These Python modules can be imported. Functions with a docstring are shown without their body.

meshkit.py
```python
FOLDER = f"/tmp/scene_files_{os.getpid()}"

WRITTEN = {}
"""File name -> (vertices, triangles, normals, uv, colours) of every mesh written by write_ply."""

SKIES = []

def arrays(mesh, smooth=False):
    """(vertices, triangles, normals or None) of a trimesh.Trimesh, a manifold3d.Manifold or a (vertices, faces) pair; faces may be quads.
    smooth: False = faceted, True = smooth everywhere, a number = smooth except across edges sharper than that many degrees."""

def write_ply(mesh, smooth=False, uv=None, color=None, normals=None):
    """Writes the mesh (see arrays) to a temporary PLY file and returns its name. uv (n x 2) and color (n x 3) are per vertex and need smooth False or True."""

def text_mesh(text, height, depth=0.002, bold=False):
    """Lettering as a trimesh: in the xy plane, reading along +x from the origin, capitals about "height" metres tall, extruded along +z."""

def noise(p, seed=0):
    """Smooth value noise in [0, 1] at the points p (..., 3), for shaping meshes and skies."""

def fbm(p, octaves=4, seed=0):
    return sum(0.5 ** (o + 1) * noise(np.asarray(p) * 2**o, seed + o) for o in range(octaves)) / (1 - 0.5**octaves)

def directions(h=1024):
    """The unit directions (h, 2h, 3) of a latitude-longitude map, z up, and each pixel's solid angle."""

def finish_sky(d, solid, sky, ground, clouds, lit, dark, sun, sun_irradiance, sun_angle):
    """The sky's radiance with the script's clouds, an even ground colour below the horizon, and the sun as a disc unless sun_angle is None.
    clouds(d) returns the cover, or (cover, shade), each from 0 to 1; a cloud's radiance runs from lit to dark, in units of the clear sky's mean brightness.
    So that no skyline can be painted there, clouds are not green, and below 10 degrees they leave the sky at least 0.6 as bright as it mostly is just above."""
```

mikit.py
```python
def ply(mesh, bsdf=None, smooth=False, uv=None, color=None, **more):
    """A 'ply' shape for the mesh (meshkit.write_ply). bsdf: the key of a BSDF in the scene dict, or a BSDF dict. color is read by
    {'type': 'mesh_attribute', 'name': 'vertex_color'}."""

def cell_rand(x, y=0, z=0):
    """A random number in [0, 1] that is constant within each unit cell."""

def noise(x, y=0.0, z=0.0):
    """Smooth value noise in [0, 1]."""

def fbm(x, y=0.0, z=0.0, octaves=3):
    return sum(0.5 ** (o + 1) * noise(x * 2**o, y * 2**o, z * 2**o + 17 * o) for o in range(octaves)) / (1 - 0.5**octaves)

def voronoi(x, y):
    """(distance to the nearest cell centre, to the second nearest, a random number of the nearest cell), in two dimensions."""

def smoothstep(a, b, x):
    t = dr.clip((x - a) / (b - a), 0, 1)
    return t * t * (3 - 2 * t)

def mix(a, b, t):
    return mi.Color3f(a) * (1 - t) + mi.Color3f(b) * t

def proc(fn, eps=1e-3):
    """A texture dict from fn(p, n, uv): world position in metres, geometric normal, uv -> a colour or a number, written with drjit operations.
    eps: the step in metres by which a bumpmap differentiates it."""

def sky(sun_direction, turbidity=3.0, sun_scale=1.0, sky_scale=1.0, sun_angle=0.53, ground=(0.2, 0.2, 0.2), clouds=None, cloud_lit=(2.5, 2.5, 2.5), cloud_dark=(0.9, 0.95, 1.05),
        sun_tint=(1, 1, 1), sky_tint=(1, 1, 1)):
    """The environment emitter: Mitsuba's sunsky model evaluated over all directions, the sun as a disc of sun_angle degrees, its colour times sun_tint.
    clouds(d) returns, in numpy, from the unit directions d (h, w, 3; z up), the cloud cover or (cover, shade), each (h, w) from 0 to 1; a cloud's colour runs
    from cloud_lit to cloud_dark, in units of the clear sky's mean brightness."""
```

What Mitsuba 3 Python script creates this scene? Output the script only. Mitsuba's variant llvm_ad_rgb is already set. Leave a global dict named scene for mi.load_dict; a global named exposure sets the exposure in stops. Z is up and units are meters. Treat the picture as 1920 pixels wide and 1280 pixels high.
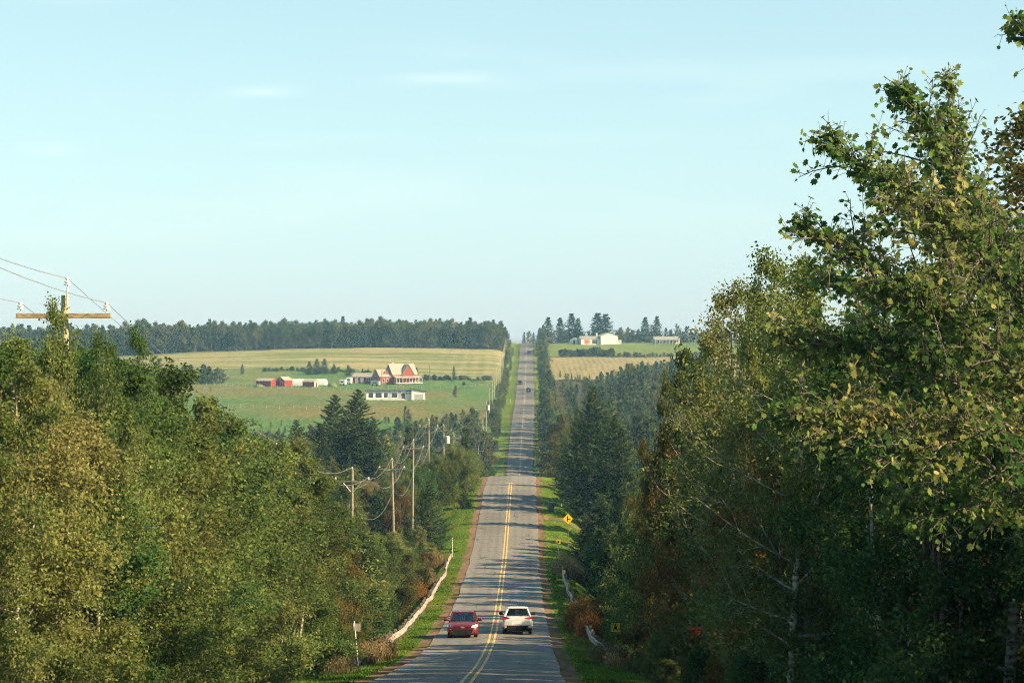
import math
import numpy as np, trimesh, manifold3d
import drjit as dr
import mitsuba as mi
import mikit, meshkit
from mikit import proc, noise, fbm, cell_rand, smoothstep, mix
from scipy.interpolate import PchipInterpolator

scene, labels = {}, {}
T4 = mi.ScalarTransform4f
PI = math.pi

# ------------------------------------------------------------------ camera, sky, exposure
FOCAL = 4500.0                      # focal length in photograph pixels (1920 wide)
scene['camera'] = {'type': 'perspective', 'fov_axis': 'x', 'fov': math.degrees(2 * math.atan(960 / FOCAL)),
                   'near_clip': 0.5, 'far_clip': 9000.0,
                   'to_world': T4().look_at(origin=[0, 0, 0], target=[0, 1, 0], up=[0, 0, 1]),
                   'medium': {'type': 'ref', 'id': 'air'}}
exposure = 3.05


def cirrus(d):
    """A thin veil that thickens towards the horizon, with faint wisps."""
    az = np.arctan2(d[..., 0], d[..., 1])
    el = np.degrees(np.arcsin(np.clip(d[..., 2], -1, 1)))
    low = np.exp(-np.maximum(el, 0) / 2.6)
    p = np.stack([az * 9 + el * 0.10, el * 1.25, az * 0], -1)
    w = meshkit.fbm(p, 4, 3)
    wisp = np.clip((w - 0.62) * 1.6, 0, 1) * np.exp(-(el / 30.0) ** 2)
    frill = 0.45 + 1.1 * meshkit.fbm(np.stack([az * 60, el * 4, az * 0], -1), 3, 8)
    for a0, e0, wa, we, k in ((-1.5, 6.25, 1.3, 0.10, 1.0), (-5.9, 5.92, 0.8, 0.09, 1.0), (0.6, 6.15, 0.7, 0.06, .6), (-10.9, 4.5, 0.6, 0.12, .6), (5.2, 5.75, 1.2, 0.10, .4), (-4.8, 4.75, 1.6, 0.09, .35)):
        wisp = wisp + k * frill * np.exp(-((np.degrees(az) - a0) / wa) ** 2 - ((el - e0 - 0.05 * (np.degrees(az) - a0)) / we) ** 2)
    veil = 0.22 * np.exp(-(el / 16.0) ** 2) + 0.36 * low
    add = np.clip(wisp, 0, 1) * 0.20
    return np.clip(veil + add, 0, 1), np.clip((0.65 * low + 0.35) * veil / (veil + 2.2 * add + 1e-6), 0, 1)


SUN = np.array([0.89, -0.35, 0.55])
scene['sky'] = mikit.sky(SUN.tolist(), turbidity=3.0, sun_scale=1.0, sky_scale=0.76, clouds=cirrus,
                         cloud_lit=(2.4, 2.6, 2.5), cloud_dark=(1.2, 1.4, 2.2), sun_tint=(1.0, 0.95, 0.86), sky_tint=(0.94, 1.03, 0.84))

# ------------------------------------------------------------------ air
HAZE = 1.05e-4
scene['air'] = {'type': 'homogeneous', 'albedo': {'type': 'rgb', 'value': [0.93, 0.96, 0.97]},
                'sigma_t': {'type': 'rgb', 'value': [HAZE * 0.5, HAZE, HAZE * 1.55]}}

# ------------------------------------------------------------------ materials
def rgb(c):
    return {'type': 'rgb', 'value': [float(x) for x in c]}


def pr(name, col, rough=0.6, metal=0.0, spec=0.5, **kw):
    scene[name] = {'type': 'twosided', 'bsdf': {'type': 'principled', 'base_color': rgb(col) if not isinstance(col, dict) else col,
                   'roughness': rough, 'metallic': metal, 'specular': spec, **kw}}


def leafmat(name, cols, big=6.0, trans=0.9, rough=0.5, eta=1.3):
    """cols: five colours; uv.x picks among them leaf by leaf, slow noise over the place shifts the mix from plant to plant."""
    c = [mi.Color3f(*map(float, x)) for x in cols]

    def fn(p, n, uv):
        t = uv.x * 0.7 + (fbm(p.x / big, p.y / big, p.z / big, 2) - 0.5) * 1.5 + 0.15
        t = dr.clip(t, 0, 0.9999) * 4
        out = c[0] * dr.maximum(0, 1 - t)
        for k in range(1, 5):
            out += c[k] * dr.maximum(0, 1 - dr.abs(t - k))
        return out * (0.80 + 0.85 * uv.y * uv.y) * (0.50 + 1.0 * noise(p.x / 4.2 + 11, p.y / 4.2, p.z / 4.2))  # the random lift paints glints into some leaves; noise varies tone between crowns
    scene[name] = {'type': 'principledthin', 'base_color': proc(fn), 'roughness': rough, 'diff_trans': trans * 1.1, 'spec_trans': 0.0,
                   'eta': eta}


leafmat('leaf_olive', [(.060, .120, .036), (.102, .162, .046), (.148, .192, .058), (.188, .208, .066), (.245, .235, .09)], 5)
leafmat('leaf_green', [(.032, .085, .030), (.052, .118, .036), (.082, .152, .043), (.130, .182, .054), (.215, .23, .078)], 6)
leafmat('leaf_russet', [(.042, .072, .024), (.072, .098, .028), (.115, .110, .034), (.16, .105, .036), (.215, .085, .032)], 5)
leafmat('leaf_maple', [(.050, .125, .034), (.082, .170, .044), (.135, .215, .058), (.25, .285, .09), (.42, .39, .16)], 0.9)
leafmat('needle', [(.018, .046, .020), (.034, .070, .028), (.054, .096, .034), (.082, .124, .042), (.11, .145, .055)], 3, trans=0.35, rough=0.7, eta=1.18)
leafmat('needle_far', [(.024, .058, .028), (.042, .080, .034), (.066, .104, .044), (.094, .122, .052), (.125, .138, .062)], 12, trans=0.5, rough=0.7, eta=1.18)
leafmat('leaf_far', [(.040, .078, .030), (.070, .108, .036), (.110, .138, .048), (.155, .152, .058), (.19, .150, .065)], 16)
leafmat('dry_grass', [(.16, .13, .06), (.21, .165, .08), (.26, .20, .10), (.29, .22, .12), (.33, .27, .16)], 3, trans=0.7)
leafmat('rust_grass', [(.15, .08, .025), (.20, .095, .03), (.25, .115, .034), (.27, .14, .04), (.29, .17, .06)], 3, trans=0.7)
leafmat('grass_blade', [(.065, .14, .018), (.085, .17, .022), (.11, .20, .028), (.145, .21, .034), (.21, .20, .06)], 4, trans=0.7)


def bark(name, a, b, k=6.0):
    A, B = mi.Color3f(*a), mi.Color3f(*b)

    def fn(p, n, uv):
        t = smoothstep(0.35, 0.65, fbm(p.x * k, p.y * k, p.z * k * 2.5, 3))
        return mix(A, B, t)
    scene[name] = {'type': 'twosided', 'bsdf': {'type': 'diffuse', 'reflectance': proc(fn)}}


bark('bark_pale', (.20, .18, .15), (.46, .43, .37), 5)
bark('bark_brown', (.07, .055, .04), (.16, .13, .10), 7)
bark('bark_grey', (.11, .10, .085), (.22, .20, .17), 7)
bark('pole_wood', (.21, .195, .13), (.33, .31, .22), 9)
bark('pale_pole_wood', (.30, .28, .17), (.46, .43, .28), 9)  # paler copy of the pole wood for the nearest and farthest poles
bark('arm_wood', (.27, .21, .12), (.42, .34, .20), 9)


def asphalt(p, n, uv):
    s, d = uv.x, uv.y
    g = 0.5 + 0.5 * fbm(s * 1.1, d * 0.12, 3.0, 3)
    fine = noise(s * 9, d * 5, 1.0)
    wheel = dr.exp(-dr.square((dr.abs(dr.abs(s) - 1.7) - 0.75) / 0.28))
    patch = smoothstep(0.60, 0.64, noise(d * 0.055, dr.floor((s + 3.3) / 3.3) * 7.3, 5.0))
    crack = smoothstep(0.03, 0.0, dr.abs(noise(s * 0.9, d * 0.35, 9.0) - 0.5)) * 0.45
    q = d / 9.0 + 0.02 * noise(s * 2, d * 0.1) + 0.3 * cell_rand(dr.floor(d / 9.0))
    cross = smoothstep(0.018, 0.0, dr.abs(q - dr.floor(q) - 0.5)) * 0.35
    v = 0.150 * (0.72 + 0.4 * g) * (0.94 + 0.12 * fine) * (1 - 0.17 * wheel) * (1 - 0.15 * patch) * (1 - 0.14 * dr.exp(-dr.square((dr.abs(s) - 1.7) / 0.3))) * (1 - crack) * (1 - cross)
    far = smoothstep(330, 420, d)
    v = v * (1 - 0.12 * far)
    return mi.Color3f(1.03, 1.0, 0.90) * v


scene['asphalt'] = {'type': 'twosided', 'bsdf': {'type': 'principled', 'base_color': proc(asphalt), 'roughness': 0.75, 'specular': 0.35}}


def gravel(p, n, uv):
    g = fbm(uv.x * 3, uv.y * 0.9, 2.0, 3)
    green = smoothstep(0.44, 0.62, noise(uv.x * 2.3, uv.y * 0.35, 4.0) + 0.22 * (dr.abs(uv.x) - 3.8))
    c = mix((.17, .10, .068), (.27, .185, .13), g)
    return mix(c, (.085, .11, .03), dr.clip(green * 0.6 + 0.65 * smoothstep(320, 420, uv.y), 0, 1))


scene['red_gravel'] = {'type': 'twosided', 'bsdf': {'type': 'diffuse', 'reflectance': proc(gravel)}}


def verge(p, n, uv):
    g = fbm(uv.x * 1.1, uv.y * 0.3, 6.0, 4)
    f = noise(uv.x * 7, uv.y * 3, 2.0)
    c = mix((.075, .150, .022), (.17, .225, .036), g)
    dryp = smoothstep(0.6, 0.8, fbm(uv.x * 0.5, uv.y * 0.08, 12.0, 2))
    return mix(c, (.20, .17, .06), dryp * 0.5) * (0.75 + 0.5 * f)


scene['verge_turf'] = {'type': 'twosided', 'bsdf': {'type': 'diffuse', 'reflectance': proc(verge)}}


def floorcol(p, n, uv):
    g = fbm(p.x * 0.6, p.y * 0.6, 6.0, 4)
    c = mix((.028, .04, .014), (.075, .075, .028), g)
    return mix(c, (.10, .085, .04), smoothstep(0.55, 0.8, noise(p.x * 0.15, p.y * 0.1, 3.0)))


scene['forest_floor'] = {'type': 'twosided', 'bsdf': {'type': 'diffuse', 'reflectance': proc(floorcol)}}


def pasture(p, n, uv):
    g = fbm(p.x * 0.16, p.y * 0.07, 6.0, 4)
    f = fbm(p.x * 1.5, p.y * 0.35, 3.0, 2)
    c = mix((.055, .135, .040), (.120, .200, .062), g)
    # rank, browned growth left standing in two strips and in loose patches
    rank = smoothstep(0.50, 0.62, fbm(p.x * 0.016 + 3.1, p.y * 0.018, 1.0, 3))
    d1 = dr.exp(-dr.square((p.y - 905 + (p.x + 60) * 0.35) / 24)) * smoothstep(-12, -30, p.x)
    d2 = dr.exp(-dr.square((p.y - 800 + (p.x + 60) * 0.25) / 42)) * smoothstep(-85, -60, p.x)
    rank = dr.clip(rank * 0.35 * smoothstep(-20, -40, p.x) + (d1 + d2) * (0.35 + 1.0 * g), 0, 1)
    m2 = fbm(p.x * 0.035, p.y * 0.02, 9.0, 3)
    trk = dr.exp(-dr.square((dr.abs(p.x + 46 + 14 * dr.sin(p.y * 0.013)) - 0.9) / 0.35)) * smoothstep(780, 800, p.y)
    c = mix(c, (.17, .17, .07), smoothstep(0.52, 0.66, m2) * 0.35)
    return mix(mix(c, (.175, .150, .062), rank * 0.78), (.20, .15, .09), trk * 0.6) * (0.70 + 0.60 * f)


scene['pasture_turf'] = {'type': 'twosided', 'bsdf': {'type': 'diffuse', 'reflectance': proc(pasture)}}


def hay(p, n, uv):
    k = p.y + p.x * 0.10 + 8 * noise(p.x * 0.02, p.y * 0.02, 2.0)
    row = fbm(k * 0.16, p.x * 0.012, 4.0, 3)
    g = fbm(p.x * 0.03, p.y * 0.012, 8.0, 3)
    edge = smoothstep(-50, -12, p.x)
    colrow = 0.5 + 0.5 * dr.sin(p.x * 1.1 + 2 * g)
    t = smoothstep(0.35, 0.65, row * 0.75 + g * 0.25 - 0.12 * smoothstep(1100, 1010, p.y) + 0.10 * edge * colrow)
    return mix((.155, .190, .075), (.30, .275, .135), t) * (0.9 + 0.2 * noise(p.x * 0.6, p.y * 0.3, 1.0))


scene['hay_stubble'] = {'type': 'twosided', 'bsdf': {'type': 'diffuse', 'reflectance': proc(hay)}}


def crop(p, n, uv):
    k = p.x - 0.012 * p.y + 2.4 * noise(p.y * 0.03, p.x * 0.05, 2.0)
    row = 0.5 + 0.5 * dr.sin(k * 2.4)
    g = fbm(p.x * 0.08, p.y * 0.03, 8.0, 3)
    return mix((.275, .245, .125), (.20, .19, .095), smoothstep(0.3, 1.0, row * 0.45 + g * 0.6)) * (0.85 + 0.3 * noise(p.x * 0.5, p.y * 0.2, 3.0))


scene['crop_rows'] = {'type': 'twosided', 'bsdf': {'type': 'diffuse', 'reflectance': proc(crop)}}


def meadow(p, n, uv):
    g = fbm(p.x * 0.07, p.y * 0.03, 5.0, 4)
    return mix((.10, .17, .045), (.18, .22, .075), g)


scene['meadow_turf'] = {'type': 'twosided', 'bsdf': {'type': 'diffuse', 'reflectance': proc(meadow)}}


def linepaint(p, n, uv):
    w = fbm(uv.x * 11, uv.y * 1.3, 2.0, 3)
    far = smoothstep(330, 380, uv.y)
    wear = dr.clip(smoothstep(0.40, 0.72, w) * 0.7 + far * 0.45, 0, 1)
    return mix((.62, .36, .05), (.22, .20, .16), wear)


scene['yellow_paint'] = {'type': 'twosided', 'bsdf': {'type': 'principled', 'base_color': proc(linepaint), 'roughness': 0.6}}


def railcol(p, n, uv):
    a = fbm(p.x * 3, p.y * 1.4, p.z * 3, 3)
    b = fbm(p.x * 2 + 9, p.y * 0.8, p.z * 2, 3)
    c = mix((.33, .30, .26), (.20, .18, .15), smoothstep(0.42, 0.6, a))
    return mix(c, (.36, .20, .12), smoothstep(0.54, 0.72, b) * 0.75)


scene['rail_zinc'] = {'type': 'twosided', 'bsdf': {'type': 'principled', 'base_color': proc(railcol), 'roughness': 0.65, 'metallic': 0.15, 'specular': 0.4}}
pr('zinc', (.55, .55, .53), 0.5, 0.4)
pr('white_paint', (.56, .55, .52), 0.55)
pr('porcelain', (.60, .60, .60), 0.25)
pr('wire_grey', (.34, .35, .36), 0.5, 0.3)
pr('wire_dark', (.10, .10, .11), 0.6)
pr('sign_yellow', (.86, .50, .015), 0.4)
pr('black_paint', (.012, .012, .013), 0.5)
pr('sign_back', (.42, .39, .32), 0.6, 0.1)
pr('bin_plastic', (.060, .075, .085), 0.5)
pr('barn_red', (.22, .035, .028), 0.75, 0, 0.2)
pr('house_red', (.235, .062, .042), 0.7, 0, 0.2)
pr('roof_pale', (.315, .285, .24), 0.6)
pr('roof_grey', (.22, .24, .23), 0.7)
pr('roof_dark', (.05, .055, .06), 0.6)
pr('siding_white', (.66, .65, .61), 0.6)
pr('siding_grey', (.30, .33, .37), 0.6)
pr('door_red', (.55, .10, .05), 0.6)
pr('door_grey', (.22, .24, .26), 0.6)
pr('window_dark', (.035, .045, .055), 0.12, 0, 0.8)
pr('concrete', (.42, .39, .34), 0.85)
pr('tarp_white', (.58, .59, .58), 0.5)
pr('berry_red', (.42, .025, .015), 0.4)
pr('car_red', (.15, .009, .013), 0.28, 0.25, 0.6, clearcoat=1.0, clearcoat_gloss=0.93)
pr('car_white', (.52, .53, .52), 0.3, 0.0, 0.6, clearcoat=1.0, clearcoat_gloss=0.93)
pr('car_blue', (.012, .028, .10), 0.28, 0.2, 0.6, clearcoat=1.0, clearcoat_gloss=0.93)
pr('car_black', (.010, .012, .018), 0.25, 0.1, 0.6, clearcoat=1.0, clearcoat_gloss=0.93)
pr('tyre', (.018, .018, .018), 0.85)
pr('trim_black', (.010, .010, .011), 0.7, 0, 0.2)
pr('alloy', (.50, .50, .50), 0.35, 0.8)
pr('chrome', (.80, .80, .80), 0.15, 1.0)
pr('tail_red', (.30, .012, .010), 0.2, 0, 0.7)
pr('plate_white', (.72, .74, .76), 0.45)
pr('skin', (.48, .29, .21), 0.5)
pr('shirt', (.55, .56, .58), 0.8)
pr('seat_cloth', (.045, .045, .05), 0.9)
scene['lamp_lens'] = {'type': 'twosided', 'bsdf': {'type': 'principled', 'base_color': rgb((.78, .80, .82)), 'roughness': 0.12, 'metallic': 0.35, 'specular': 0.8}}
scene['lamp_glow'] = {'type': 'diffuse', 'reflectance': rgb((.8, .8, .8))}
scene['car_glass'] = {'type': 'thindielectric', 'specular_transmittance': rgb((.26, .31, .32))}

# ------------------------------------------------------------------ helpers
class MB:
    """Collects pieces (vertices, triangles) into one mesh."""
    def __init__(self):
        self.v, self.f, self.n = [], [], 0

    def add(self, v, f):
        v = np.asarray(v, float); f = np.asarray(f, int)
        if f.shape[1] == 4:
            f = np.vstack([f[:, [0, 1, 2]], f[:, [0, 2, 3]]])
        self.v.append(v); self.f.append(f + self.n); self.n += len(v)
        return self

    def tri(self, m):
        return self.add(m.vertices, m.faces)

    def box(self, c, size, rz=0.0):
        b = trimesh.creation.box(size)
        v = b.vertices.copy()
        if rz:
            ca, sa = math.cos(rz), math.sin(rz)
            v = v @ np.array([[ca, sa, 0], [-sa, ca, 0], [0, 0, 1]])
        return self.add(v + np.asarray(c, float), b.faces)

    def tube(self, pts, rad, sides=6, cap=True):
        v, f = tube(pts, rad, sides, cap)
        return self.add(v, f)

    def out(self):
        return np.vstack(self.v), np.vstack(self.f)


def tube(pts, rad, sides=6, cap=True):
    p = np.asarray(pts, float)
    r = np.broadcast_to(np.asarray(rad, float), (len(p),))
    t = np.gradient(p, axis=0)
    t /= np.linalg.norm(t, axis=1, keepdims=True) + 1e-12
    ref = np.array([0, 0, 1.0]) if abs(t[:, 2]).mean() < 0.8 else np.array([1.0, 0, 0])
    a = np.cross(t, ref); a /= np.linalg.norm(a, axis=1, keepdims=True) + 1e-12
    b = np.cross(t, a)
    ang = np.arange(sides) * 2 * PI / sides
    v = p[:, None] + r[:, None, None] * (np.cos(ang)[None, :, None] * a[:, None] + np.sin(ang)[None, :, None] * b[:, None])
    i, j = np.meshgrid(np.arange(len(p) - 1), np.arange(sides), indexing='ij')
    q = np.stack([i * sides + j, i * sides + (j + 1) % sides, (i + 1) * sides + (j + 1) % sides, (i + 1) * sides + j], -1).reshape(-1, 4)
    f = np.vstack([q[:, [0, 2, 1]], q[:, [0, 3, 2]]])
    v = v.reshape(-1, 3)
    if cap and sides > 3:
        n = len(v)
        v = np.vstack([v, p[0], p[-1]])
        k = np.arange(sides)
        f = np.vstack([f, np.stack([k, (k + 1) % sides, np.full(sides, n)], 1), np.stack([(k + 1) % sides, k, np.full(sides, n + 1)], 1) + np.array([len(p) - 1, len(p) - 1, 0]) * np.array([sides, sides, 0])])
    return v, f


COUNT = {}


def numbered(name):
    k = COUNT.get(name, 0); COUNT[name] = k + 1
    return name if k == 0 else f'{name}_{k:03d}'


def tag(key, label, cat, group=None, kind=None):
    labels[key] = {'label': label, 'category': cat}
    if group: labels[key]['group'] = group
    if kind: labels[key]['kind'] = kind
    return key


def structure(key, label=None):
    labels[key] = {'kind': 'structure'}
    if label: labels[key]['label'] = label
    return key


def part(parent, name, mesh, mat, smooth=False, label=None, **kw):
    m = mesh.out() if isinstance(mesh, MB) else mesh
    key = numbered(parent + '__' + name)
    scene[key] = mikit.ply(m, mat, smooth, **kw)
    if label: labels[key] = {'label': label}
    return key


def thing(name, label, cat, group=None, mesh=None, mat=None, smooth=False, **kw):
    key = numbered(name)
    if mesh is not None:
        scene[key] = mikit.ply(mesh.out() if isinstance(mesh, MB) else mesh, mat, smooth, **kw)
    return tag(key, label, cat, group)


def xform(m, loc=(0, 0, 0), rz=0.0, s=1.0):
    v, f = (m.out() if isinstance(m, MB) else m)
    v = np.asarray(v, float) * s
    ca, sa = math.cos(rz), math.sin(rz)
    return v @ np.array([[ca, sa, 0], [-sa, ca, 0], [0, 0, 1]]) + np.asarray(loc, float), f


def bevel_box(size, r):
    """A box with rounded edges."""
    x, y, z = [max(s / 2 - r, 1e-3) for s in size]
    pts = [manifold3d.Manifold.sphere(r, 8).translate((sx * x, sy * y, sz * z)) for sx in (-1, 1) for sy in (-1, 1) for sz in (-1, 1)]
    m = manifold3d.Manifold.batch_hull(pts).to_mesh()
    return m.vert_properties[:, :3], m.tri_verts


# ------------------------------------------------------------------ the lie of the land
RX = PchipInterpolator([-60, 0, 79, 138, 198, 306, 592, 850, 1056, 1320, 2600], [-2.6, -2.1, -1.5, -1.12, -.92, -.25, 1.8, 4.5, 6.0, 8.2, 18])
RZ = PchipInterpolator([-60, 0, 40, 79, 110, 138, 170, 198, 238, 268, 306, 335, 380, 430, 480, 530, 565, 592, 650, 710, 780, 850, 1000, 1100, 1200, 1290, 1340, 1500, 2600],
                       [-0.5, -3.0, -6.8, -11.2, -14.5, -16.95, -19.0, -20.3, -21.1, -20.25, -18.75, -18.95, -22.2, -28.2, -33.2, -36.6, -36.9, -35.9, -30.2, -25.6, -22.9, -20.6, -16.0, -11.9, -7.0, -2.0, -1.1, -2.5, -12])


def sst(a, b, x):
    t = np.clip((x - a) / (b - a), 0, 1)
    return t * t * (3 - 2 * t)


def gz(X, D, lip=True):
    X = np.asarray(X, float); D = np.asarray(D, float)
    s = X - RX(D); a = np.abs(s)
    z = RZ(D) - 0.02 * np.minimum(a, 3.3)
    if lip: z = z - 0.055 * sst(3.30, 3.36, a)
    z = z - 0.05 * np.clip(a - 3.3, 0, 0.9) - 0.09 * np.clip(a - 4.2, 0, 1.5)
    near = sst(60, 100, D) * (1 - sst(255, 300, D))
    z = z - (np.where(s < 0, 1.5, 1.9) * near + 0.25) * sst(5.8, 9.5, a)
    # beside the crest the ground on the right falls away in folds
    z = z - 0.9 * sst(5.5, 9, s) * np.exp(-((D - 292) / 16) ** 2)
    p = np.stack([X * 0.045, D * 0.045, X * 0], -1)
    z = z + 1.1 * (meshkit.fbm(p, 3, 5) - 0.5) * sst(8, 30, a)
    left = 4.0 * (1 - ((X + 60) / 135) ** 2) * sst(980, 1200, D) * sst(5, 16, -s)
    z = z + np.maximum(left, -9)
    z = z + 0.9 * sst(5, 14, s) * sst(1190, 1290, D)
    return z


def PX(px, D):
    return (px - 960.0) * D / FOCAL


def at(px, D, dz=0.0):
    X = PX(px, D)
    return np.array([X, D, float(gz(X, D)) + dz])


# ground sheet, cut along its own grid into road, shoulders, verge, fields and floor
rows = np.concatenate([np.arange(-30, 340, 2.5), np.arange(340, 1400, 5), np.arange(1400, 2700, 60)])
half = np.concatenate([[0, 1.1, 2.2, 3.30, 3.36, 3.8, 3.98, 4.8, 5.3, 5.8, 6.5, 7.2, 8, 9, 10.5, 12, 14, 16.5, 19], np.arange(22, 62, 3), np.arange(62, 340, 6), np.arange(340, 900, 45)])
cols = np.concatenate([-half[:0:-1], half])
DD, SS = np.meshgrid(rows, cols, indexing='ij')
wob = (meshkit.fbm(np.stack([DD * 0.11, np.sign(SS) * 7.0, DD * 0], -1), 3, 2) - 0.5)
SS = SS + np.where(np.abs(np.abs(SS) - 3.33) < 0.04, wob * 0.22, 0) + np.where(np.abs(np.abs(SS) - 3.98) < 0.1, wob * 0.9 + 0.25 * np.sin(DD * 1.3 + SS), 0) * (np.abs(SS) > 3.5)
XX = SS + RX(DD)
SN = np.tile(cols, (len(rows), 1))
ZZ = gz(SN + RX(DD), DD)
verts = np.stack([XX, DD, ZZ], -1).reshape(-1, 3)
uvs = np.stack([SS, DD], -1).reshape(-1, 2)
R, C = DD.shape
i, j = np.meshgrid(np.arange(R - 1), np.arange(C - 1), indexing='ij')
quad = np.stack([i * C + j, i * C + j + 1, (i + 1) * C + j + 1, (i + 1) * C + j], -1).reshape(-1, 4)
sc_ = ((SN[:-1, :-1] + SN[:-1, 1:]) / 2).ravel()
xc_ = ((XX[:-1, :-1] + XX[:-1, 1:]) / 2).ravel()
dc_ = ((DD[:-1, :-1] + DD[1:, :-1]) / 2).ravel()
px_ = 960 + xc_ * FOCAL / np.maximum(dc_, 1)
jit = (meshkit.fbm(np.stack([xc_ * 0.08, dc_ * 0.08, xc_ * 0], -1), 3, 9) - 0.5)
region = np.full(len(quad), 'ground', dtype='<U16')
ab = np.abs(sc_)
region[(ab < 9) & (dc_ < 1345)] = 'grass_verge'
lf = (sc_ < -9)
hay_lo = np.interp(px_, [250, 500, 640, 740, 850, 930], [1082, 1080, 1066, 1045, 1010, 992]) + jit * 14
hay_hi = 1202 + jit * 8
region[lf & (dc_ > 690 + jit * 30) & (dc_ <= hay_lo) & (px_ > -300)] = 'pasture'
region[lf & (dc_ > hay_lo) & (dc_ < hay_hi) & (sc_ < -11)] = 'hay_field'
rt = (sc_ > 9)
region[rt & (dc_ > 1015 + jit * 20) & (dc_ < 1196 + jit * 4) & (xc_ < 150)] = 'crop_field'
region[rt & (dc_ > 1199 + jit * 4) & (dc_ < 1345) & (xc_ < 230)] = 'meadow'
region[ab < 3.98] = 'gravel_shoulder'
region[ab < 3.3] = 'road'
for name, mat, sm in (('ground', 'forest_floor', True), ('grass_verge', 'verge_turf', True), ('pasture', 'pasture_turf', True), ('hay_field', 'hay_stubble', True),
                      ('crop_field', 'crop_rows', True), ('meadow', 'meadow_turf', True), ('gravel_shoulder', 'red_gravel', False), ('road', 'asphalt', True)):
    q = quad[region == name]
    used, inv = np.unique(q, return_inverse=True)
    q = inv.reshape(q.shape)
    f = np.vstack([q[:, [0, 1, 2]], q[:, [0, 2, 3]]])
    m = trimesh.Trimesh(verts[used], f, process=False)
    scene[name] = mikit.ply(m, mat, sm, uv=uvs[used])
    structure(name)
labels['road']['label'] = 'straight two-lane asphalt road running down the valley and up the far hill'
labels['hay_field']['label'] = 'mown golden field below the ridge forest'


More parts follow.
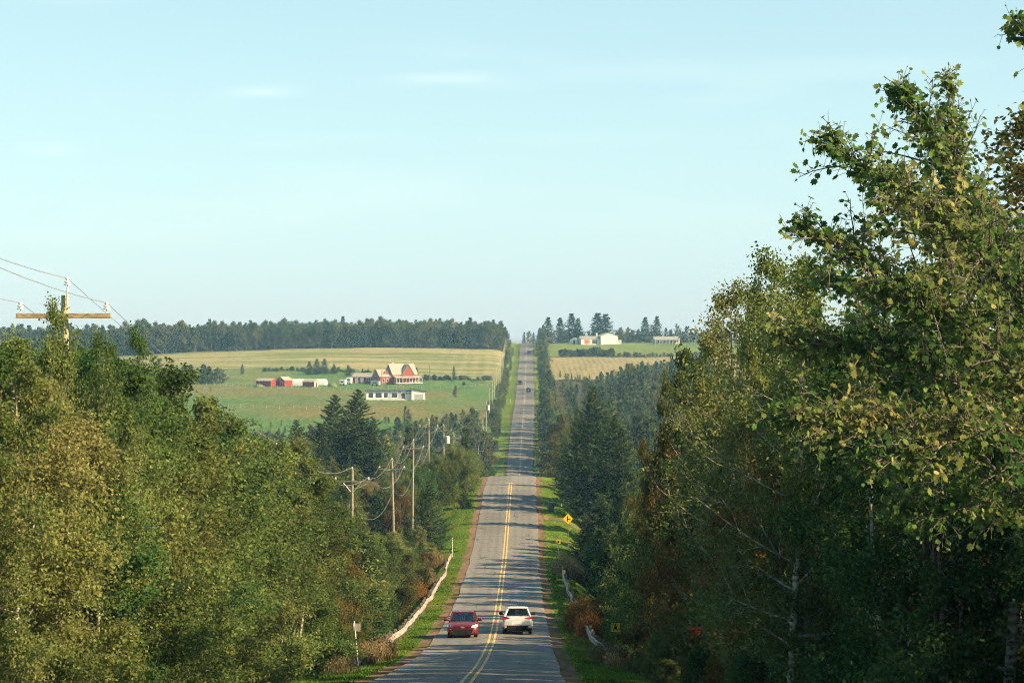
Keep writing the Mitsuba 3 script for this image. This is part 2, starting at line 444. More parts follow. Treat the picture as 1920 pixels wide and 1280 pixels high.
def ribbon(s0, s1, d0, d1, step=2.5, dz=0.010):
    d = np.arange(d0, d1 + 0.01, step)
    w = (meshkit.fbm(np.stack([d * 0.2, d * 0 + s0 * 9, d * 0], -1), 2, 4) - 0.5) * 0.04
    L = np.stack([RX(d) + s0 + w, d, RZ(d) - 0.02 * abs(s0) + dz], -1)
    Rr = np.stack([RX(d) + s1 + w, d, RZ(d) - 0.02 * abs(s1) + dz], -1)
    n = len(d)
    v = np.vstack([L, Rr])
    k = np.arange(n - 1)
    f = np.vstack([np.stack([k, n + k, n + k + 1], 1), np.stack([k, n + k + 1, k + 1], 1)])
    uv = np.vstack([np.stack([np.full(n, s0), d], 1), np.stack([np.full(n, s1), d], 1)])
    return (v, f), uv


for s0, s1, a0, a1 in ((-0.21, -0.09, -30, 322), (0.09, 0.21, -30, 322), (-0.07, 0.05, 520, 1340)):
    m, uv = ribbon(s0, s1, a0, a1, 2.5 if a1 < 400 else 5, 0.012 if a1 < 400 else 0.03)
    k = numbered('road__centre_line')
    scene[k] = mikit.ply(m, 'yellow_paint', False, uv=uv)

# the dirt driveway on the right before the crest and the side road just beyond it
def track(name, pts, w, mat, dz=0.03, n=24):
    P = np.array(pts, float)
    t = np.linspace(0, 1, len(P)); tt = np.linspace(0, 1, n)
    c = np.stack([np.interp(tt, t, P[:, 0]), np.interp(tt, t, P[:, 1])], -1)
    g = np.gradient(c, axis=0); g /= np.linalg.norm(g, axis=1, keepdims=True)
    nrm = np.stack([-g[:, 1], g[:, 0]], -1)
    off = np.linspace(-w / 2, w / 2, 5)
    V = c[:, None] + off[None, :, None] * nrm[:, None]
    z = gz(V[..., 0], V[..., 1]) + dz
    v = np.concatenate([V, z[..., None]], -1).reshape(-1, 3)
    a, b = np.meshgrid(np.arange(n - 1), np.arange(4), indexing='ij')
    q = np.stack([a * 5 + b, a * 5 + b + 1, (a + 1) * 5 + b + 1, (a + 1) * 5 + b], -1).reshape(-1, 4)
    f = np.vstack([q[:, [0, 1, 2]], q[:, [0, 2, 3]]])
    scene[name] = mikit.ply((v, f), mat, False, uv=v[:, :2])
    structure(name)


track('driveway', [(RX(274) + 4.0, 274), (RX(274) + 9, 274.5), (22, 276)], 3.0, 'red_gravel', 0.04)
track('side_road', [(RX(318) + 3.6, 318), (RX(318) + 9, 319), (26, 324)], 6.0, 'red_gravel', 0.05)

# ------------------------------------------------------------------ foliage builders
def kites(c, a, n, L, W, fold, rnd):
    """Leaves: kite of two triangles folded along the midrib. c centre, a long axis, n normal (unit rows)."""
    b = np.cross(n, a)
    L = L[:, None]; W = W[:, None]
    v = np.stack([c - a * L * 0.5, c + b * W * 0.5 + n * W * fold - a * L * 0.06, c + a * L * 0.5, c - b * W * 0.5 + n * W * fold - a * L * 0.06], 1)
    k = np.arange(len(c)) * 4
    f = np.vstack([np.stack([k, k + 1, k + 2], 1), np.stack([k, k + 2, k + 3], 1)])
    uv = np.repeat(rnd, 4, axis=0)
    return v.reshape(-1, 3), f, uv


def unit(v):
    return v / (np.linalg.norm(v, axis=-1, keepdims=True) + 1e-12)


def perp(rng, n):
    r = rng.normal(size=n.shape)
    return unit(r - (r * n).sum(1, keepdims=True) * n)


def broadleaf(seed, H=10.0, R=2.6, stems=1, n1=26, n2=7, n3=5, per=22, leaf=0.07, low=0.14, spread=0.10, up=0.75, bare=0.0, lean=0.0, sub=True, spire=0.8, tw=1.0):
    """A broadleaf tree of height H: (wood mesh, leaf mesh, leaf uv)."""
    rng = np.random.default_rng(seed)
    wood = MB()
    tips, tdir = [], []
    for st in range(stems):
        az0 = rng.uniform(0, 2 * PI)
        off = (0.12 + 0.22 * rng.random()) * (stems > 1)
        ln = lean + (0.03 + 0.05 * rng.random()) * (stems > 1) + 0.02
        h = H * (1 if st == 0 else rng.uniform(0.78, 0.98))
        t = np.linspace(0, 1, 9)
        bend = rng.normal(0, 0.06, (9, 2)).cumsum(0) * (H / 10)
        sp = np.stack([math.cos(az0) * (off + ln * h * t ** 1.3) + bend[:, 0], math.sin(az0) * (off + ln * h * t ** 1.3) + bend[:, 1], h * t - 0.4 * (1 - t)], -1)
        r0 = 0.0078 * H / (stems ** 0.35)
        wood.tube(sp, r0 * (1 - t) ** 0.8 + 0.008, 7, False)
        k1 = max(6, n1 // stems)
        for q in range(k1):
            u = low + (0.985 - low) * (q + rng.random()) / k1
            base = np.array([np.interp(u, t, sp[:, c]) for c in range(3)])
            uu = (u - low) / (1 - low)
            prof = (0.55 + 0.75 * uu * (1 - uu) * 2.2) * (1 - 0.80 * uu ** 2.5)
            ln1 = R * prof * rng.uniform(0.65, 1.2) / (1 if stems == 1 else 1.25)
            az = q * 2.4 + rng.normal(0, 0.5) + az0
            el = up * (0.55 + 0.7 * uu) + rng.normal(0, 0.18)
            d = np.array([math.cos(az) * math.cos(el), math.sin(az) * math.cos(el), math.sin(el)])
            tt = np.linspace(0, 1, 5)
            curve = (rng.normal(0, 0.10, 3) + np.array([0, 0, rng.normal(0.02, 0.12)])) * ln1
            bp = base + d * ln1 * tt[:, None] + curve * (tt ** 2)[:, None]
            rb = max(0.006, r0 * (1 - u) ** 0.8 * 0.5)
            wood.tube(bp, rb * (1 - tt * 0.8), 4, False)
            for w in range(n2):
                u2 = 0.22 + 0.78 * (w + rng.random()) / n2
                b2 = np.array([np.interp(u2, tt, bp[:, c]) for c in range(3)])
                d2 = unit(d + rng.normal(0, 0.62, 3) + np.array([0, 0, 0.12]))
                l2 = ln1 * rng.uniform(0.22, 0.48) * (1.15 - 0.4 * u2) + 0.15 * tw
                e2 = b2 + d2 * l2
                if sub: wood.tube([b2, (b2 + e2) / 2 + rng.normal(0, 0.03, 3), e2], [rb * 0.42, rb * 0.3, 0.003], 3, False)
                for x in range(n3):
                    u3 = 0.25 + 0.75 * (x + rng.random()) / n3
                    b3 = b2 + (e2 - b2) * u3
                    d3 = unit(d2 * 0.7 + rng.normal(0, 0.6, 3) + np.array([0, 0, 0.05]))
                    tips.append((b3, d3, (0.22 + 0.35 * rng.random()) * tw * (0.6 + 0.4 * ln1)))
        # leader shoots
        for x in range(int(5 * spire) + 1):
            tips.append((sp[-1] - np.array([0, 0, 0.12 * x * H / 10]), unit(np.array([rng.normal(0, .25), rng.normal(0, .25), 1.0])), 0.5 * tw))
    if bare > 0:
        keep = rng.random(len(tips)) > bare
        tips = [x for x, k in zip(tips, keep) if k]
    B = np.array([x[0] for x in tips]); Dr = np.array([x[1] for x in tips]); Ln = np.array([x[2] for x in tips])
    n = len(B) * per
    idx = np.repeat(np.arange(len(B)), per)
    t = rng.random(n)
    c = B[idx] + Dr[idx] * (Ln[idx] * t)[:, None] + rng.normal(0, spread, (n, 3))
    nr = unit(rng.normal(size=(n, 3)) + np.array([0.25, -0.1, 0.55]))
    a = unit(perp(rng, nr) + np.array([0, 0, -0.35]))
    a = unit(a - (a * nr).sum(1, keepdims=True) * nr)
    L = leaf * rng.uniform(0.7, 1.3, n)
    uvk = np.stack([np.clip(rng.normal(0.5, 0.24, n) * 0.8 + 0.2 * np.repeat(rng.random(len(B)), per), 0, 1), rng.random(n)], -1)
    lv = kites(c, a, nr, L, L * rng.uniform(0.6, 0.8, n), 0.12, uvk)
    return wood.out(), lv


def spruce(seed, H=10.0, R=2.3, dens=1.0, size=1.0, low=0.04, ragged=0.16, droop=0.22, flat=False):
    """A spruce of height H: whorls of drooping boughs that carry flat sprays of needles."""
    rng = np.random.default_rng(seed)
    wood = MB()
    t = np.linspace(0, 1, 7)
    wob = rng.normal(0, 0.03, (7, 2)).cumsum(0)
    sp = np.stack([wob[:, 0], wob[:, 1], H * t - 0.3 * (1 - t)], -1)
    wood.tube(sp, 0.014 * H * (1 - t) ** 0.9 + 0.01, 6, False)
    C, A, N, L, W = [], [], [], [], []
    step = 0.34 / math.sqrt(dens)
    z = H * low + 0.1
    while z < H * 0.985:
        u = z / H
        prof = (1 - u) ** 0.82 * min(1, 0.55 + u * 3.0)
        nb = max(3, int(round((4 + 4 * (1 - u)) * math.sqrt(dens))))
        for q in range(nb):
            az = q * 2 * PI / nb + rng.normal(0, 0.3) + z * 2.1
            l = R * prof * rng.uniform(1 - ragged * 2.2, 1 + ragged) + 0.12
            if rng.random() < 0.07: l *= 0.45
            el = 0.45 * u - droop * (1 - u) + rng.normal(0, 0.09)
            d = np.array([math.cos(az) * math.cos(el), math.sin(az) * math.cos(el), math.sin(el)])
            side = np.array([-math.sin(az), math.cos(az), 0])
            base = np.array([np.interp(u, t, sp[:, 0]), np.interp(u, t, sp[:, 1]), z + rng.normal(0, 0.06)])
            upc = np.array([0, 0, 0.14 * l])
            tt = np.linspace(0, 1, 4)
            bp = base + d * l * tt[:, None] + upc * (tt ** 2.5)[:, None]
            wood.tube(bp, 0.012 * (1 - tt * 0.75) * H / 10 + 0.003, 3, False)
            m = max(2, int(l / (0.17 * size)))
            for w in range(m):
                u2 = 0.18 + 0.82 * (w + rng.random() * 0.8) / m
                b2 = base + d * l * u2 + upc * u2 ** 2.5
                for sgn in (-1, 1):
                    l2 = (0.16 + 0.34 * (1 - u2) * l * 0.55) * rng.uniform(0.7, 1.2) * (0.7 + 0.3 * size)
                    d2 = unit(d * 0.75 + side * sgn * 0.8 + np.array([0, 0, rng.normal(0.0, 0.36)]))
                    k = max(1, int(l2 / (0.20 * size)))
                    for e in range(k):
                        C.append(b2 + d2 * l2 * (e + 0.5) / k); A.append(d2)
                        N.append(unit(np.array([0, 0, 1.0]) + rng.normal(0, 0.75, 3)))
                        L.append(l2 / k * 1.5 + 0.07 * size); W.append((0.11 + 0.05 * rng.random()) * size)
            C.append(base + d * l + upc); A.append(d); N.append(unit(np.array([0, 0, 1.0]) + rng.normal(0, 0.3, 3))); L.append(0.24 * size); W.append(0.08 * size)
        z += step * rng.uniform(0.75, 1.25) * (0.75 + 0.4 * (1 - u))
    for e in range(5):
        C.append(np.array([sp[-1, 0], sp[-1, 1], H - 0.12 * e])); A.append(unit(np.array([rng.normal(0, .3), rng.normal(0, .3), 1]))); N.append(unit(rng.normal(size=3))); L.append(.3); W.append(.07)
    C, A, N, L, W = map(np.array, (C, A, N, L, W))
    # two crossed kites for each spray, so that it has body from every side
    C = np.vstack([C, C]); A2 = np.vstack([A, A]); b = unit(np.cross(N, A))
    N2 = np.vstack([unit(np.cross(A, b)), b]); L2 = np.tile(L, 2); W2 = np.tile(W, 2)
    n = len(C)
    rnd = np.stack([np.clip(rng.normal(0.5, 0.2, n), 0, 1), rng.random(n)], -1)
    return wood.out(), kites(C, A2, N2, L2, W2, 0.10, rnd)


GROUPS = {}


def species(name, geo, leafmats, barkmat):
    """Turns one modelled tree into shapegroups, one for each foliage colour."""
    wood, (lv, lf, luv) = geo
    H = float(lv[:, 2].max())
    tw, tl = mikit.ply(wood, barkmat, True), None
    for mname in leafmats:
        key = f'{name}_{mname}'
        tl = mikit.ply((lv, lf), mname, False, uv=luv)
        scene[key] = {'type': 'shapegroup', 'trunk': dict(tw), 'crown': dict(tl)}
        GROUPS[key] = H
    return H


species('birch_fine_a', broadleaf(11, 10, 2.8, 2, 36, 7, 5, 30, 0.098, low=.06), ['leaf_olive', 'leaf_green', 'leaf_russet'], 'bark_pale')
species('birch_fine_b', broadleaf(12, 10, 3.1, 3, 42, 6, 5, 30, 0.100, low=.05), ['leaf_olive', 'leaf_russet'], 'bark_grey')
species('alder_fine', broadleaf(13, 10, 3.5, 4, 46, 6, 5, 28, 0.105, low=0.03), ['leaf_green', 'leaf_olive'], 'bark_brown')
species('rowan_fine', broadleaf(14, 10, 3.1, 3, 38, 6, 5, 24, 0.100, low=.05, bare=0.08), ['leaf_russet', 'leaf_green'], 'bark_brown')
species('birch_thin', broadleaf(15, 10, 2.4, 1, 34, 6, 4, 18, 0.085, low=0.15, bare=0.15), ['leaf_olive', 'leaf_russet'], 'bark_pale')
species('birch_mid_a', broadleaf(21, 10, 3.0, 2, 30, 6, 4, 22, 0.15, spread=0.15, low=.05), ['leaf_olive', 'leaf_green'], 'bark_pale')
species('birch_mid_b', broadleaf(22, 10, 3.4, 3, 34, 6, 4, 22, 0.155, spread=0.16, low=0.03), ['leaf_olive', 'leaf_russet', 'leaf_green'], 'bark_grey')
species('round_mid', broadleaf(23, 10, 4.2, 3, 40, 7, 4, 22, 0.17, spread=0.18, low=0.02), ['leaf_olive', 'leaf_green'], 'bark_grey')
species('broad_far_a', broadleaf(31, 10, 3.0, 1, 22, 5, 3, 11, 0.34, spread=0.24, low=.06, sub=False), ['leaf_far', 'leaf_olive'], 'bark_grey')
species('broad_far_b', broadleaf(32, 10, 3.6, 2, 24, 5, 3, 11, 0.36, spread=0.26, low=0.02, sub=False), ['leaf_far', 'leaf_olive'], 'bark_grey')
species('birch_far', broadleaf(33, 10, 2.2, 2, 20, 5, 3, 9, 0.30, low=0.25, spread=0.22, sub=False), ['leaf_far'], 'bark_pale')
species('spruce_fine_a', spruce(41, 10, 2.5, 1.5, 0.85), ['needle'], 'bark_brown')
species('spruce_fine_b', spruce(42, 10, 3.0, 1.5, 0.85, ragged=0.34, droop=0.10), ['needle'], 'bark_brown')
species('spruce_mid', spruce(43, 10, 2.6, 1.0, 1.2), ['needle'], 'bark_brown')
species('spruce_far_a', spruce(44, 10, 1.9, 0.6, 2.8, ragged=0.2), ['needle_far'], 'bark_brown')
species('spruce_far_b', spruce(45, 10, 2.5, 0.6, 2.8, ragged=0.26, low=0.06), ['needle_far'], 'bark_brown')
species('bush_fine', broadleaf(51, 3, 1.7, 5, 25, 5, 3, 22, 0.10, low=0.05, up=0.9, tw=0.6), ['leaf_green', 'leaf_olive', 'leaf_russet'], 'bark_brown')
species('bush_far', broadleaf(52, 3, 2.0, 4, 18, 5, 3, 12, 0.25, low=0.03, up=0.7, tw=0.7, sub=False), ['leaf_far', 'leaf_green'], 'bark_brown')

PLANTS = []


def plant(group, name, X, D, H, wide=1.0, rz=None, label='', cat='tree', grp=None, sink=0.0):
    k = len(PLANTS)
    h0 = GROUPS[group]
    sz = H / h0
    r = np.random.default_rng(7000 + k)
    rz = r.uniform(0, 360) if rz is None else rz
    key = numbered(name)
    z = float(gz(X, D)) - sink
    scene[key] = {'type': 'instance', 'group': {'type': 'ref', 'id': group},
                  'to_world': T4().translate([float(X), float(D), z]).rotate([0, 0, 1], rz).scale([sz * wide, sz * wide, sz])}
    PLANTS.append((key, X, D, H))
    tag(key, label, cat, grp)
    return key


def ztop(py, D):
    return (640.0 - py) * D / FOCAL


def plant_px(group, name, px, D, py, wide=1.0, label='', cat='tree', grp=None, rz=None, sink=0.0, hmin=1.0, hmax=30):
    """A plant that stands D metres away, seen in column px, with its top at row py."""
    X = PX(px, D)
    H = float(np.clip(ztop(py, D) - (float(gz(X, D)) - sink), hmin, hmax))
    return plant(group, name, X, D, H, wide, rz, label, cat, grp, sink)

# ------------------------------------------------------------------ landmarks that labels refer to
MARKS = [('the nearest power pole', PX(127, 62), 62), ('the leaning sign post', PX(668, 107), 107),
         ('the second power pole', PX(645, 166), 166), ('the third power pole', PX(723, 216), 216), ('the fourth power pole', PX(768, 258), 258),
         ('the white marker stake', PX(848, 238), 238), ('the black arrow marker', PX(1154, 109), 109),
         ('the small arrow marker', PX(1047, 240), 240), ('the yellow diamond sign', PX(1065, 250), 250), ('the wheeled bin', PX(1033, 276), 276),
         ('the shaded guardrail', PX(1063, 170), 170), ('the sunlit guardrail', PX(800, 170), 170), ('the red hatchback', PX(868, 138), 138),
         ('the road crest', PX(908, 306), 306), ('the low white house', PX(745, 860), 860), ('the transformer pole', PX(833, 354), 354)]
PENDING = []


def where(X, D):
    best = min(MARKS, key=lambda m: (m[1] - X) ** 2 + ((m[2] - D) * 0.6) ** 2)
    dx, dd = X - best[1], D - best[2]
    if abs(dd) * 0.6 < 2.0 and abs(dx) < 2.5: return 'right beside ' + best[0]
    if abs(dd) * 0.6 > abs(dx): w = ('just ' if abs(dd) < 9 else '') + ('beyond ' if dd > 0 else 'this side of ')
    else: w = ('close ' if abs(dx) < 5 else 'well ' if abs(dx) < 11 else 'far ') + ('left of ' if dx < 0 else 'right of ')
    return w + best[0]


def size_word(H):
    return 'low' if H < 4.5 else 'medium-sized' if H < 7.5 else 'tall' if H < 10.5 else 'very tall'


def contour(tab):
    xs, ys = np.array(tab, float).T
    return lambda x: float(np.interp(x, xs, ys))


LEAFWORD = {'leaf_olive': 'olive-gold', 'leaf_green': 'green', 'leaf_russet': 'russet-brown', 'needle': 'dark blue-green', 'leaf_far': 'dull green', 'needle_far': 'dark', 'leaf_maple': 'bright green'}


def colour_of(g):
    return next(v for k, v in sorted(LEAFWORD.items(), key=lambda a: -len(a[0])) if g.endswith(k))


rng = np.random.default_rng(5)

# ---- left thicket: rows from the first pole to the crest
left_top = contour([(-200, 610), (0, 612), (40, 618), (75, 640), (140, 655), (190, 640), (235, 625), (262, 640), (285, 690), (330, 735), (390, 768), (440, 792), (500, 800), (545, 842), (590, 890), (640, 940), (700, 980), (760, 1000), (800, 1000), (860, 1030)])


def left_row(off, d0, d1, step, hmax, wide=1.0):
    d = d0
    while d < d1:
        D = d + rng.uniform(-0.35, 0.35) * step
        s = -off - rng.uniform(-1.0, 1.4)
        X = float(RX(D) + s)
        px = 960 + X * FOCAL / D
        d += step * rng.uniform(0.8, 1.25)
        if px < -260: continue
        cr_ = 1.9 * FOCAL / D
        H = float(np.clip(ztop(max(left_top(px - cr_), left_top(px), left_top(px + cr_)) + rng.uniform(-8, 20), D) - gz(X, D), 3.0, hmax))
        u = rng.random()
        if D < 135:
            g = 'birch_fine_a_leaf_olive' if u < .26 else 'birch_fine_b_leaf_olive' if u < .50 else 'alder_fine_leaf_olive' if u < .62 else 'birch_fine_a_leaf_green' if u < .80 else 'alder_fine_leaf_green' if u < .93 else 'birch_fine_b_leaf_russet'
        else:
            g = 'birch_mid_a_leaf_olive' if u < .30 else 'birch_mid_b_leaf_olive' if u < .55 else 'birch_mid_b_leaf_russet' if u < .70 else 'birch_mid_a_leaf_green' if u < .88 else 'spruce_mid_needle'
        nm = 'spruce_tree' if 'spruce' in g else 'alder_tree' if 'alder' in g else 'birch_tree'
        c = colour_of(g)
        plant(g, nm, X, D, H, wide * rng.uniform(0.85, 1.2) * min(1.5, (9.5 / H) ** 0.5), label=f'{size_word(H)} {c} {nm.split("_")[0]} of the sunlit thicket, {where(X, D)}', cat='tree', grp='trees of the sunlit roadside thicket')


left_row(12.0, 50, 82, 5.0, 11.5)
left_row(9.8, 86, 104, 4.6, 9.5)
left_row(8.8, 104, 232, 4.6, 11, 1.0)
left_row(16.5, 58, 250, 5.2, 12.5)
left_row(22.0, 84, 262, 6.5, 13.5, 1.1)
left_row(29.0, 120, 280, 9.0, 13.5, 1.15)
# the low brush along the foot of the thicket
for k in range(46):
    D = 74 + 3.6 * k + rng.uniform(-1.2, 1.2)
    s = -(8.6 if D < 104 else 6.5) - rng.uniform(0, 1.4)
    X = float(RX(D) + s)
    g = ('bush_fine_leaf_green', 'bush_fine_leaf_olive', 'bush_fine_leaf_russet')[int(rng.integers(0, 3))]
    h = rng.uniform(1.2, 2.6)
    plant(g, 'bush', X, D, h, 1.0, label=f'low {colour_of(g)} bush below the sunlit thicket, {where(X, D)}', cat='bush', grp='bushes at the foot of the sunlit thicket')
for px, D, py, g, w in ((20, 54, 606, 'birch_fine_a_leaf_olive', 1.1), (62, 55, 640, 'birch_fine_b_leaf_olive', 1.2), (104, 57, 545, 'birch_thin_leaf_olive', 0.55), (128, 59, 655, 'birch_fine_b_leaf_olive', 1.15),
                        (182, 58, 610, 'birch_thin_leaf_olive', 0.7), (222, 60, 640, 'birch_fine_a_leaf_olive', 1.1), (256, 61, 600, 'birch_thin_leaf_olive', 0.55), (300, 68, 700, 'birch_fine_b_leaf_olive', 1.15), (176, 60, 662, 'alder_fine_leaf_olive', 1.2), (212, 63, 655, 'birch_fine_b_leaf_olive', 1.3), (262, 66, 668, 'alder_fine_leaf_olive', 1.2), (320, 72, 722, 'alder_fine_leaf_olive', 1.2), (90, 60, 632, 'alder_fine_leaf_olive', 1.1), (370, 80, 760, 'alder_fine_leaf_olive', 1.2), (420, 88, 785, 'birch_fine_b_leaf_olive', 1.2),
                        (-40, 52, 625, 'alder_fine_leaf_olive', 1.0), (345, 74, 745, 'birch_fine_a_leaf_green', 1.2), (395, 82, 780, 'birch_fine_b_leaf_olive', 1.2), (440, 90, 800, 'alder_fine_leaf_olive', 1.1),
                        (500, 100, 815, 'birch_fine_b_leaf_olive', 1.2), (545, 104, 842, 'birch_fine_a_leaf_olive', 1.2), (515, 107, 806, 'alder_fine_leaf_olive', 1.0), (532, 110, 838, 'alder_fine_leaf_green', 1.1), (600, 132, 905, 'birch_mid_b_leaf_olive', 1.2), (635, 150, 955, 'birch_mid_b_leaf_green', 1.2), (652, 154, 960, 'birch_mid_a_leaf_olive', 1.2), (140, 58, 640, 'alder_fine_leaf_green', 1.0), (240, 63, 648, 'birch_fine_a_leaf_olive', 1.1), (286, 67, 676, 'birch_fine_b_leaf_olive', 1.1), (40, 57, 622, 'birch_fine_b_leaf_olive', 1.1)):
    plant_px(g, 'alder_tree' if 'alder' in g else 'birch_tree', px, D, py, w, label=f'{"slender" if "thin" in g else "leafy"} {colour_of(g)} tree fronting the sunlit thicket, {where(PX(px, D), D)}', grp='trees of the sunlit roadside thicket')
for k, (px, D, py, ln) in enumerate(((430, 86, 960, .5), (455, 88, 985, .62), (215, 70, 905, .9), (140, 64, 1040, -.3), (345, 78, 900, .45), (560, 104, 1010, .5), (300, 72, 1120, 1.1), (90, 62, 1010, .2))):
    X = PX(px, D); r = np.random.default_rng(90 + k); m = MB()
    z1 = ztop(py, D); L = 3.2 + r.random() * 2.0; t = np.linspace(0, 1, 7)
    top = np.array([X, D, z1]); dv = unit(np.array([ln, -.12, 1.0])); base = top - dv * L
    st = base + dv * L * t[:, None] + np.array([ln * -.12, 0, .05]) * (np.sin(t * PI))[:, None] * L * .3 + r.normal(0, .012, (7, 3)).cumsum(0)
    m.tube(st, .045 * (1 - t) + .012, 6, False)
    for q in range(5):
        u = r.uniform(.3, .95); b = np.array([np.interp(u, t, st[:, c]) for c in range(3)]); d = unit(dv + r.normal(0, .7, 3)); l = r.uniform(.5, 1.2)
        m.tube([b, b + d * l * .5 + [0, 0, .04], b + d * l], [.016, .011, .005], 4, False)
    key = thing('leaning_birch', f'pale leaning bare birch in the sunlit thicket, {where(X, D)}', 'tree', 'bare birches in the sunlit thicket')
    part(key, 'trunk', m, 'bark_pale', True)
# single trees that one can tell apart on the left
plant_px('spruce_fine_b_needle', 'spruce_tree', 803, 243, 900, 1.12, label='dense dark spruce standing alone by the verge before the crest, left of the road', cat='tree')
plant_px('round_mid_leaf_green', 'alder_tree', 745, 232, 985, 0.8, label='small green alder crowding the foot of the third power pole', cat='tree')
plant_px('spruce_mid_needle', 'spruce_tree', 735, 190, 1040, 1.1, label='young blue-green spruce among birches behind the sunlit guardrail', cat='tree')
plant_px('spruce_mid_needle', 'spruce_tree', 560, 118, 1010, 1.0, label='slim dark spruce half hidden in the olive thicket near the sign post', cat='tree')
for px, D, py, g, w, lb in ((856, 284, 824, 'round_mid_leaf_olive', 1.0, 'rounded olive-gold tree leaning over the verge at the road crest'),
                            (820, 282, 842, 'round_mid_leaf_olive', 1.0, 'rounded olive tree behind the dark verge spruce'),
                            (785, 268, 862, 'round_mid_leaf_green', 1.0, 'rounded green tree between the fourth power pole and the crest'),
                            (886, 312, 838, 'round_mid_leaf_olive', 0.8, 'small rounded olive tree right at the crest of the road'),
                            (745, 262, 905, 'birch_mid_b_leaf_russet', 1.0, 'reddish-brown tree beside the third power pole'),
                            (905, 345, 868, 'round_mid_leaf_green', 0.9, 'green tree just past the crest on the pole side'),
                            (926, 372, 872, 'round_mid_leaf_green', 0.62, 'dark green roadside tree half sunk behind the crest'),
                            (760, 306, 850, 'round_mid_leaf_green', 0.9, 'broad green tree left of the transformer pole'),
                            (800, 330, 862, 'round_mid_leaf_olive', 0.9, 'broad olive tree below the transformer'),
                            (720, 285, 900, 'birch_mid_a_leaf_olive', 1.2, 'olive birch left of the fourth power pole'),
                            (690, 270, 910, 'birch_mid_b_leaf_russet', 1.2, 'brownish birch left of the fourth power pole'),
                            (660, 250, 915, 'birch_mid_a_leaf_green', 1.2, 'green birch behind the second power pole'),
                            (640, 300, 880, 'birch_mid_b_leaf_russet', 1.3, 'brown-leaved tree below the pair of tall spruces'),
                            (600, 280, 870, 'birch_mid_a_leaf_olive', 1.3, 'olive birch before the tall spruces')):
    plant_px(g, 'birch_tree' if 'birch' in g else 'broadleaf_tree', px, D, py, w, label=lb, cat='tree')
for px, D, py, w, lb in ((628, 345, 738, 1.35, 'tall dark spruce, left one of the pair below the farm'), (672, 352, 728, 1.4, 'tall dark spruce, right one of the pair below the farm'),
                         (650, 340, 765, 1.4, 'dark spruce filling the gap of the tall pair below the farm'), (600, 332, 792, 1.3, 'dark spruce at the side of the tall pair below the farm'),
                         (556, 325, 785, 1.3, 'dark spruce standing apart before the pasture'), (585, 318, 830, 1.0, 'lower dark spruce before the pasture'), (700, 338, 782, 1.3, 'dark spruce behind the bare branched tree'),
                         (655, 300, 850, 1.0, 'short dark spruce in front of the tall pair')):
    plant_px('spruce_fine_b_needle' if w > 1.02 else 'spruce_fine_a_needle', 'spruce_tree', px, D, py, w * 1.05, label=lb, cat='tree', grp=None)

for k in range(84):
    px = rng.uniform(380, 900); D = rng.uniform(240, 420)
    X = PX(px, D)
    if X - RX(D) > -12.5: continue
    py = float(np.interp(px, [380, 480, 560, 640, 700, 760, 820, 900], [800, 812, 825, 862, 880, 872, 862, 866])) + rng.uniform(0, 34)
    g = ('birch_mid_a_leaf_olive', 'birch_mid_b_leaf_green', 'birch_mid_b_leaf_russet', 'spruce_mid_needle')[int(rng.choice(4, p=[.34, .26, .16, .24]))]
    nm = 'spruce_tree' if 'spruce' in g else 'birch_tree'
    plant_px(g, nm, px, D, py, rng.uniform(.95, 1.25), label=f'{colour_of(g)} {nm.split("_")[0]} behind the power line, {where(X, D)}', grp='wood behind the power line', hmin=3, hmax=13)
for k in range(22):
    D = 234 + 4.6 * k + rng.uniform(-1.5, 1.5)
    X = float(RX(D) - 7.6 - rng.uniform(0, 1.6))
    g = ('birch_mid_a_leaf_olive', 'birch_mid_b_leaf_olive', 'birch_mid_a_leaf_green')[int(rng.integers(0, 3))]
    plant(g, 'alder_tree', X, D, rng.uniform(3.0, 5.2), 1.35, label=f'low {colour_of(g)} alder edging the lit verge, {where(X, D)}', cat='tree', grp='low alders along the lit verge')

# ---- the low ground beyond the crest, left
for k in range(150):
    D = rng.uniform(400, 700) if k < 60 else rng.uniform(620, 735)
    px = rng.uniform(470, 935)
    X = PX(px, D)
    if X - RX(D) > -7.5: continue
    py = float(np.interp(px, [470, 520, 600, 700, 760, 830, 880, 935], [808, 800, 790, 782, 770, 764, 760, 752])) + rng.uniform(0, 34)
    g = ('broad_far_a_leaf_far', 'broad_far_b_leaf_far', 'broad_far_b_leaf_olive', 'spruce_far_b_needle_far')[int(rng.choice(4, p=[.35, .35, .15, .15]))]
    nm = 'spruce_tree' if 'spruce' in g else 'broadleaf_tree'
    plant_px(g, nm, px, D, py, 1.1, label=f'{colour_of(g)} {nm.split("_")[0]} in the wooded hollow below the farm pasture', cat='tree', grp='trees in the hollow below the farm', hmin=2.0, hmax=11)
for k in range(62):
    D = 552 + k * 4.6 + rng.uniform(-2, 2)
    X = float(RX(D) - 6.6 - rng.uniform(0, 4.5))
    g = ('broad_far_b_leaf_far', 'bush_far_leaf_green', 'broad_far_a_leaf_far')[int(rng.integers(0, 3))]
    h = rng.uniform(1.8, 4.4)
    plant(g, 'roadside_bush', X, D, h, 1.0, label=f'{"dull green" if "far_leaf_far" not in g or "bush" in g else "olive"} bush under the wires, {"beside the sunken road" if D < 640 else "low on the rise" if D < 740 else "facing the low white house"}', cat='bush', grp='bushes under the wires on the far slope')
